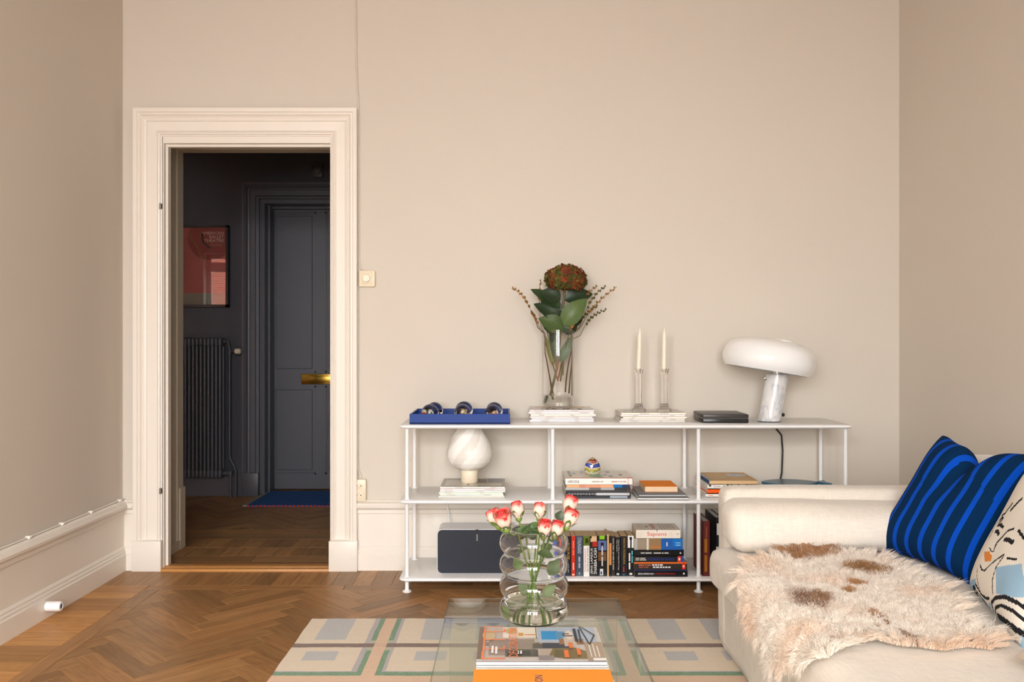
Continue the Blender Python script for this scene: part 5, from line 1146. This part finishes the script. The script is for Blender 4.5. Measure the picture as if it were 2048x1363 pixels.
# arm bolster, squashed against the arm
def bol(w):
    t = (w.z-.42)/.17; w.y += .05*t*t-.02*t; w.z -= .018*max(0, (w.x-.85)/.8)**1.0*max(0, t); return w
spart('arm_cushion', M['linen2'], PX(1449, 2.98), 1.72, 2.865, 3.045, .402, .572, .055, (44, 10, 14), (.006, .018, .0), .006, 6, bol)
spart('back_cushion', M['linen2'], 1.52, 1.75, 2.06, 2.98, .405, .735, .075, (10, 30, 14), (.035, .01, .012), .008, 7)
spart('back_cushion', M['linen2'], 1.52, 1.75, 1.09, 2.02, .405, .735, .075, (10, 24, 12), (.035, .01, .012), .008, 8)
SZ = .412   # seat level under things

# ------------------------------------------------------------------ cushions
def cushion(mb, A, B, up, size_v, thick, nrm=None, dent=None, n=44, colfn=None, pinch=.09, uvs=None):
    """A->B bottom edge, up: direction of the other edge"""
    A, B, up = Vector(A), Vector(B), Vector(up).normalized(); e = B-A; nn = e.cross(up).normalized()
    def surf(u, v, s):
        x, y = 2*u-1, 2*v-1
        ex = 1-pinch*(1-y*y)*abs(x)**2; ey = 1-pinch*(1-x*x)*abs(y)**2
        px, py = x*ex, y*ey
        t = thick*.5*max(0, (1-x**4)*(1-y**4))**.55
        d = Vector((0, 0, 0)); dv = 0
        if dent: dv, dn = dent(u, v); t *= dn
        w = .006*noise.noise(Vector((u*5, v*5, s*3+thick*50)))*(1-x*x)*(1-y*y)
        return A+e*(.5+px/2)+up*(size_v*(.5+py/2)+dv)+nn*s*(t+w)
    for s in (1, -1):
        mb.grid(lambda u, v: surf(u, v, s), n, n, (lambda u, v: colfn(u, v, s)) if colfn else None)
def chop(u, v):
    g = math.exp(-((u-.50)/.11)**2); k = max(0, v-.35)/.65
    return (-.085*g*k**2+.012*math.exp(-((u-.05)/.1)**2)*k, 1-.55*g*max(0, v-.45)/.55)
NV, BL = C(4, 42, 80), C(6, 74, 188)
def stripes(u, v, s):
    q = (u*7.6+.06+.18*math.sin(v*2.4)*max(0, v-.55)) % 1
    return BL if q < .31 else NV
bc = thing('blue_cushion', 'dark blue cushion with bright blue stripes dented at the top', 'cushion', (1.45, 2.7, SZ))
b = MB(); A, B = Vector((1.268, 2.945, SZ-.006)), Vector((1.352, 2.455, SZ-.004)); upv = Vector((.24, .0, .40)); cushion(b, A, B, upv, .45, .15, None, chop, 120, stripes, .10)
b.v = [tuple(Vector(p)-Vector(bc.location)) for p in b.v]; b.build('striped_cover', vcol('cotton', .9, .08, bump=.2, bscale=500), bc, 80)
# line drawing cushion
fcv = thing('face_cushion', 'white and pale blue cushion with black line drawing of a face', 'cushion', (1.35, 2.2, SZ))
A, B = Vector((1.308, 2.41, SZ+.015)), Vector((1.185, 1.955, SZ+.0)); upv = Vector((.165, -.02, .32))
CW, PB, CO = C(240, 233, 222), C(158, 194, 220), C(226, 140, 66)
K = C(40, 40, 42)
def seg(u, v, pts, w):
    for i in range(len(pts)-1):
        (x0, y0), (x1, y1) = pts[i], pts[i+1]; dx, dy = x1-x0, y1-y0; t = max(0, min(1, ((u-x0)*dx+(v-y0)*dy)/(dx*dx+dy*dy+1e-9)))
        if math.hypot(u-x0-t*dx, v-y0-t*dy) < w: return True
    return False
def uvof(x, y):
    dx, dy = 1900+x/3.757-1933, 1000+y/3.757-1148; det = 108*-262-163*139; return ((dx*-262-163*dy)/det*1.12+.05, (108*dy-139*dx)/det+.02)
drawn = [([(310,490),(320,525),(340,540),(400,505),(470,475),(500,460)], .006), ([(430,390),(450,350),(490,320),(530,280),(570,275)], .008), ([(440,250),(455,262),(465,284)], .013), ([(452,203),(480,210),(495,240)], .011), ([(512,343),(540,358),(560,378)], .014), ([(395,375),(408,412),(430,408)], .004),
   ([(460,180),(480,145),(495,160),(470,185)], .009), ([(480,125),(510,122),(570,70)], .009), ([(400,240),(420,190),(480,140)], .005), ([(380,300),(410,240)], .005), ([(280,500),(262,570),(260,650)], .004), ([(500,470),(440,540),(400,620),(380,710)], .005), ([(520,490),(570,505)], .007), ([(175,612),(205,622)], .016), ([(180,650),(195,670)], .018), ([(195,690),(210,715),(250,745)], .009), ([(228,600),(262,690),(300,722),(335,732)], .008), ([(210,640),(250,720),(290,775)], .005),
   ([(330,800),(345,762),(400,740),(470,745),(530,780),(600,850)], .012), ([(335,830),(370,797),(430,792),(500,830),(600,960)], .010), ([(360,840),(420,880),(480,930),(570,970)], .016), ([(560,120),(640,60)], .01), ([(600,300),(640,380),(700,420)], .01), ([(640,520),(720,560)], .01)]
lines = [([uvof(*p) for p in pts], w) for pts, w in drawn]
lip0, lip1 = uvof(358, 402), uvof(400, 470); bx0 = [uvof(*p) for p in ((440, 540), (600, 540), (600, 745), (520, 750), (408, 715))]
def inpoly(u, v, P):
    r = False; j = len(P)-1
    for i in range(len(P)):
        if (P[i][1] > v) != (P[j][1] > v) and u < (P[j][0]-P[i][0])*(v-P[i][1])/(P[j][1]-P[i][1])+P[i][0]: r = not r
        j = i
    return r
lipP = [uvof(*p) for p in ((350, 396), (388, 402), (410, 440), (400, 480), (352, 474))]; cor = [uvof(*p) for p in ((100, 540), (250, 570), (225, 600), (160, 620), (150, 690), (200, 760), (330, 800), (200, 840), (60, 700))]; tri = [uvof(*p) for p in ((290, 760), (330, 750), (325, 800))]
def facecol(u, v, s):
    if s < 0: return PB
    for pts, w in lines:
        if seg(u, v, pts, w): return K
    if inpoly(u, v, lipP): return CO
    if inpoly(u, v, bx0) or inpoly(u, v, cor) or inpoly(u, v, tri): return PB
    if min(u, 1-u, v, 1-v) < .02+.012*math.sin(u*19+v*11): return PB
    return CW
b = MB(); cushion(b, A, B, upv, .44, .105, None, None, 150, facecol, .035); b.v = [tuple(Vector(p)-Vector(fcv.location)) for p in b.v]; b.build('printed_cover', vcol('printed_linen', .9, .1, bump=.25, bscale=500), fcv, 80)
bgc = thing('beige_cushion', 'plain beige cushion lying beside the line drawing cushion', 'cushion', (1.3, 1.7, SZ))
b = MB(); cushion(b, Vector((1.075, 1.80, SZ+.045)), Vector((1.09, 1.34, SZ+.045)), Vector((.45, 0, .16)), .42, .12, None, None, 30); b.v = [tuple(Vector(p)-Vector(bgc.location)) for p in b.v]; b.build('cover', linen('beige_linen', C(206, 186, 160)), bgc, 80)

# ------------------------------------------------------------------ sheepskin
SE = .735; SS = .418      # seat front edge and level
def to_flat(px, py):
    D = F*(H-SS)/(py-VY); X = (px-VX)/F*D
    if X >= SE: return (X, D)
    Xp = SE-.035; D = Xp*F/(px-VX); z = H-(py-VY)/F*D; return (SE-max(0, SS-z)*.9-.01, D)
def cr4(x, y): return to_flat(1400+x/2.71, 860+y/2.71)
outl = [cr4(x, y) for x, y in ((215, 800), (300, 715), (420, 705), (490, 668), (620, 662), (740, 672), (850, 678), (1000, 712), (1160, 790), (1290, 870), (1380, 960), (1400, 1030), (1500, 1100), (1580, 1100), (1610, 1160), (1580, 1205), (1450, 1190), (1330, 1210), (1170, 1190), (1090, 1185), (950, 1150), (800, 1185), (660, 1250), (590, 1310), (500, 1335), (410, 1310), (400, 1250), (440, 1180), (350, 1135), (305, 1095), (300, 1020), (250, 945), (260, 885), (215, 845))]
spots_ = [((590, 676), (130, 28), C(206, 162, 122)), ((700, 660), (50, 18), C(200, 158, 120)), ((520, 690), (80, 26), C(196, 150, 108)), ((900, 768), (105, 34), C(188, 146, 102)), ((590, 940), (100, 46), C(172, 136, 110)), ((650, 930), (60, 30), C(184, 146, 114)), ((845, 852), (60, 14), C(206, 158, 110)), ((805, 892), (34, 12), C(200, 156, 112)), ((950, 1020), (36, 16), C(196, 154, 116)), ((1130, 1150), (18, 46), C(170, 132, 100)), ((1020, 1075), (12, 8), C(180, 140, 110)), ((960, 1092), (14, 8), C(196, 156, 124)), ((720, 1165), (16, 12), C(212, 172, 140))]
spf = []
for (x, y), (a, c_), col in spots_:
    p = cr4(x, y); q = cr4(x+a, y); r_ = cr4(x, y+c_); spf.append((p, abs(q[0]-p[0])+1e-4, abs(r_[1]-p[1])+1e-4, (q[1]-p[1]), (r_[0]-p[0]), col))
P2 = np.array(outl)
def inside(X, Y):
    n = len(P2); res = np.zeros(len(X), bool); j = n-1
    for i in range(n):
        xi, yi = P2[i]; xj, yj = P2[j]
        c_ = ((yi > Y) != (yj > Y)) & (X < (xj-xi)*(Y-yi)/(yj-yi+1e-12)+xi); res ^= c_; j = i
    return res
def edge_dist(X, Y):
    d = np.full(len(X), 9.0); bx_ = np.zeros(len(X)); by_ = np.zeros(len(X)); n = len(P2)
    for i in range(n):
        a = P2[i]; c_ = P2[(i+1) % n]; e = c_-a; t = np.clip(((X-a[0])*e[0]+(Y-a[1])*e[1])/(e@e), 0, 1); qx = a[0]+t*e[0]; qy = a[1]+t*e[1]; dd = np.hypot(X-qx, Y-qy)
        m = dd < d; d[m] = dd[m]; bx_[m] = qx[m]; by_[m] = qy[m]
    return d, bx_, by_
def drape(X, Y):
    """flat coordinates to 3-D on the seat and down its front; returns points, normals"""
    rr_ = .05; s = SE+.01-X; pos = np.zeros((len(X), 3)); nor = np.zeros((len(X), 3)); arc_ = rr_*PI/2
    flat = s <= 0; th = np.clip(s/rr_, 0, PI/2); down = np.clip(s-arc_, 0, None)
    pos[:, 0] = np.where(flat, X, SE+.01-rr_*np.sin(th)); pos[:, 1] = Y; pos[:, 2] = SS-rr_*(1-np.cos(th))-down
    nor[:, 0] = np.where(flat, 0, -np.sin(th)); nor[:, 2] = np.where(flat, 1, np.cos(th)); return pos, nor
rgn = np.random.default_rng(5); lo, hi = P2.min(0), P2.max(0)
shp = thing('sheepskin', 'fluffy cream sheepskin with brown patches draped over the sofa seat', 'sheepskin', (1.05, 2.4, SS)); shl = np.array(shp.location)
# hide
n_ = 70; gx = np.linspace(lo[0], hi[0], n_); gy = np.linspace(lo[1], hi[1], n_); GX, GY_ = np.meshgrid(gx, gy); ins_ = inside(GX.ravel(), GY_.ravel()); pp, nn_ = drape(GX.ravel(), GY_.ravel()); pp = pp+nn_*.006-shl
b = MB(); b.v = [tuple(p) for p in pp]
for j in range(n_-1):
    for i in range(n_-1):
        q = [j*n_+i, j*n_+i+1, (j+1)*n_+i+1, (j+1)*n_+i]
        if ins_[q].all(): b.f.append(q); b.c.append(C(244, 230, 214)); b.m.append(0)
b.build('hide', vcol('hide', .9, .1), shp)
NS = 90000
X = rgn.uniform(lo[0], hi[0], NS*3); Y = rgn.uniform(lo[1], hi[1], NS*3); k = inside(X, Y); X, Y = X[k][:NS], Y[k][:NS]; NSr = len(X)
pos, nor = drape(X, Y); d, ex_, ey_ = edge_dist(X, Y); pos = pos+nor*.006
ox_ = ex_-X; oy_ = ey_-Y; ol = np.hypot(ox_, oy_)+1e-6; edge = np.clip(1-d/.06, 0, 1)
# locks: every strand follows the direction of its lock
nl = 2600; lx = rgn.uniform(lo[0], hi[0], nl); ly_ = rgn.uniform(lo[1], hi[1], nl); la = rgn.uniform(0, 2*PI, nl); lh = rgn.uniform(.55, 1.35, nl)
idx = np.zeros(NSr, int)
for a in range(0, NSr, 4000):
    dd = (X[a:a+4000, None]-lx)**2+(Y[a:a+4000, None]-ly_)**2; idx[a:a+4000] = dd.argmin(1)
cx_, cy_ = lx[idx]-X, ly_[idx]-Y
tang = np.stack([np.cos(la[idx])*.55+ox_/ol*edge*1.3+rgn.normal(0, .25, NSr)+cx_*34, np.sin(la[idx])*.55+oy_/ol*edge*1.3+rgn.normal(0, .25, NSr)+cy_*34, np.zeros(NSr)], 1)
# rotate the tangent onto the drape
tx = tang[:, 0].copy(); e1 = np.stack([nor[:, 2], np.zeros(NSr), -nor[:, 0]], 1); tang3 = e1*tx[:, None]; tang3[:, 1] += tang[:, 1]
length = (.012+.011*rgn.random(NSr)+.018*edge)*lh[idx]
col = np.tile(np.array(C(254, 247, 238)), (NSr, 1)); warm = np.array(C(252, 234, 216))
nz_ = np.array([noise.noise(Vector((x*7, y*7, 0))) for x, y in zip(X[::1], Y[::1])]); wv_ = np.clip(nz_*1.2+edge*.35, 0, 1)[:, None]; col = col*(1-wv_)+warm*wv_
jit = rgn.normal(0, .30, NSr)
for p, a, c_, sh1, sh2, cc in spf:
    q = ((X-p[0])/a)**2+((Y-p[1])/c_)**2+jit*1.5+nz_*.8; w_ = np.clip((1.15-q)*3, 0, 1)[:, None]; col = col*(1-w_)+np.array(cc)*w_
col *= (1+rgn.normal(0, .05, NSr))[:, None]
side = np.cross(nor+tang3*.4, rgn.normal(0, 1, (NSr, 3))); side /= np.linalg.norm(side, axis=1)[:, None]
curl = rgn.uniform(0, 2*PI, nl)[idx]; steps = [(0, 1.0), (.38, 1.0), (.72, .75), (1.0, .12)]; V = []
for t, wd in steps:
    h_ = length[:, None]*(nor*(t-.28*t*t)*.95+tang3*(.18*t+(.22+.3*edge[:, None])*t*t)); wob = (side*np.sin(t*7+curl)[:, None])*.0065*t
    c0_ = pos+h_+wob; wdt = .00095*wd; V += [c0_-side*wdt, c0_+side*wdt]
V = np.stack(V, 1).reshape(-1, 3)-shl          # strand-major, 8 verts each
base = (np.arange(NSr)*8)[:, None]; quads = np.stack([base+np.array([2*i, 2*i+1, 2*i+3, 2*i+2]) for i in range(3)], 1).reshape(-1, 4)
me = bpy.data.meshes.new('fleece'); me.vertices.add(len(V)); me.vertices.foreach_set('co', V.astype(np.float32).ravel())
me.loops.add(quads.size); me.loops.foreach_set('vertex_index', quads.astype(np.int32).ravel()); me.polygons.add(len(quads)); me.polygons.foreach_set('loop_start', (np.arange(len(quads))*4).astype(np.int32)); me.update(calc_edges=True)
ca_ = me.color_attributes.new('Col', 'FLOAT_COLOR', 'POINT'); arr = np.ones((len(V), 4), np.float32); arr[:, :3] = np.repeat(col, 8, axis=0); ca_.data.foreach_set('color', arr.ravel())
me.shade_smooth(); me.materials.append(vcol('fleece_wool', .9, .1, trans=.5, sheen=.3)); fo = bpy.data.objects.new('fleece', me); COL.objects.link(fo); fo.parent = shp; tag(fo, kind='stuff')
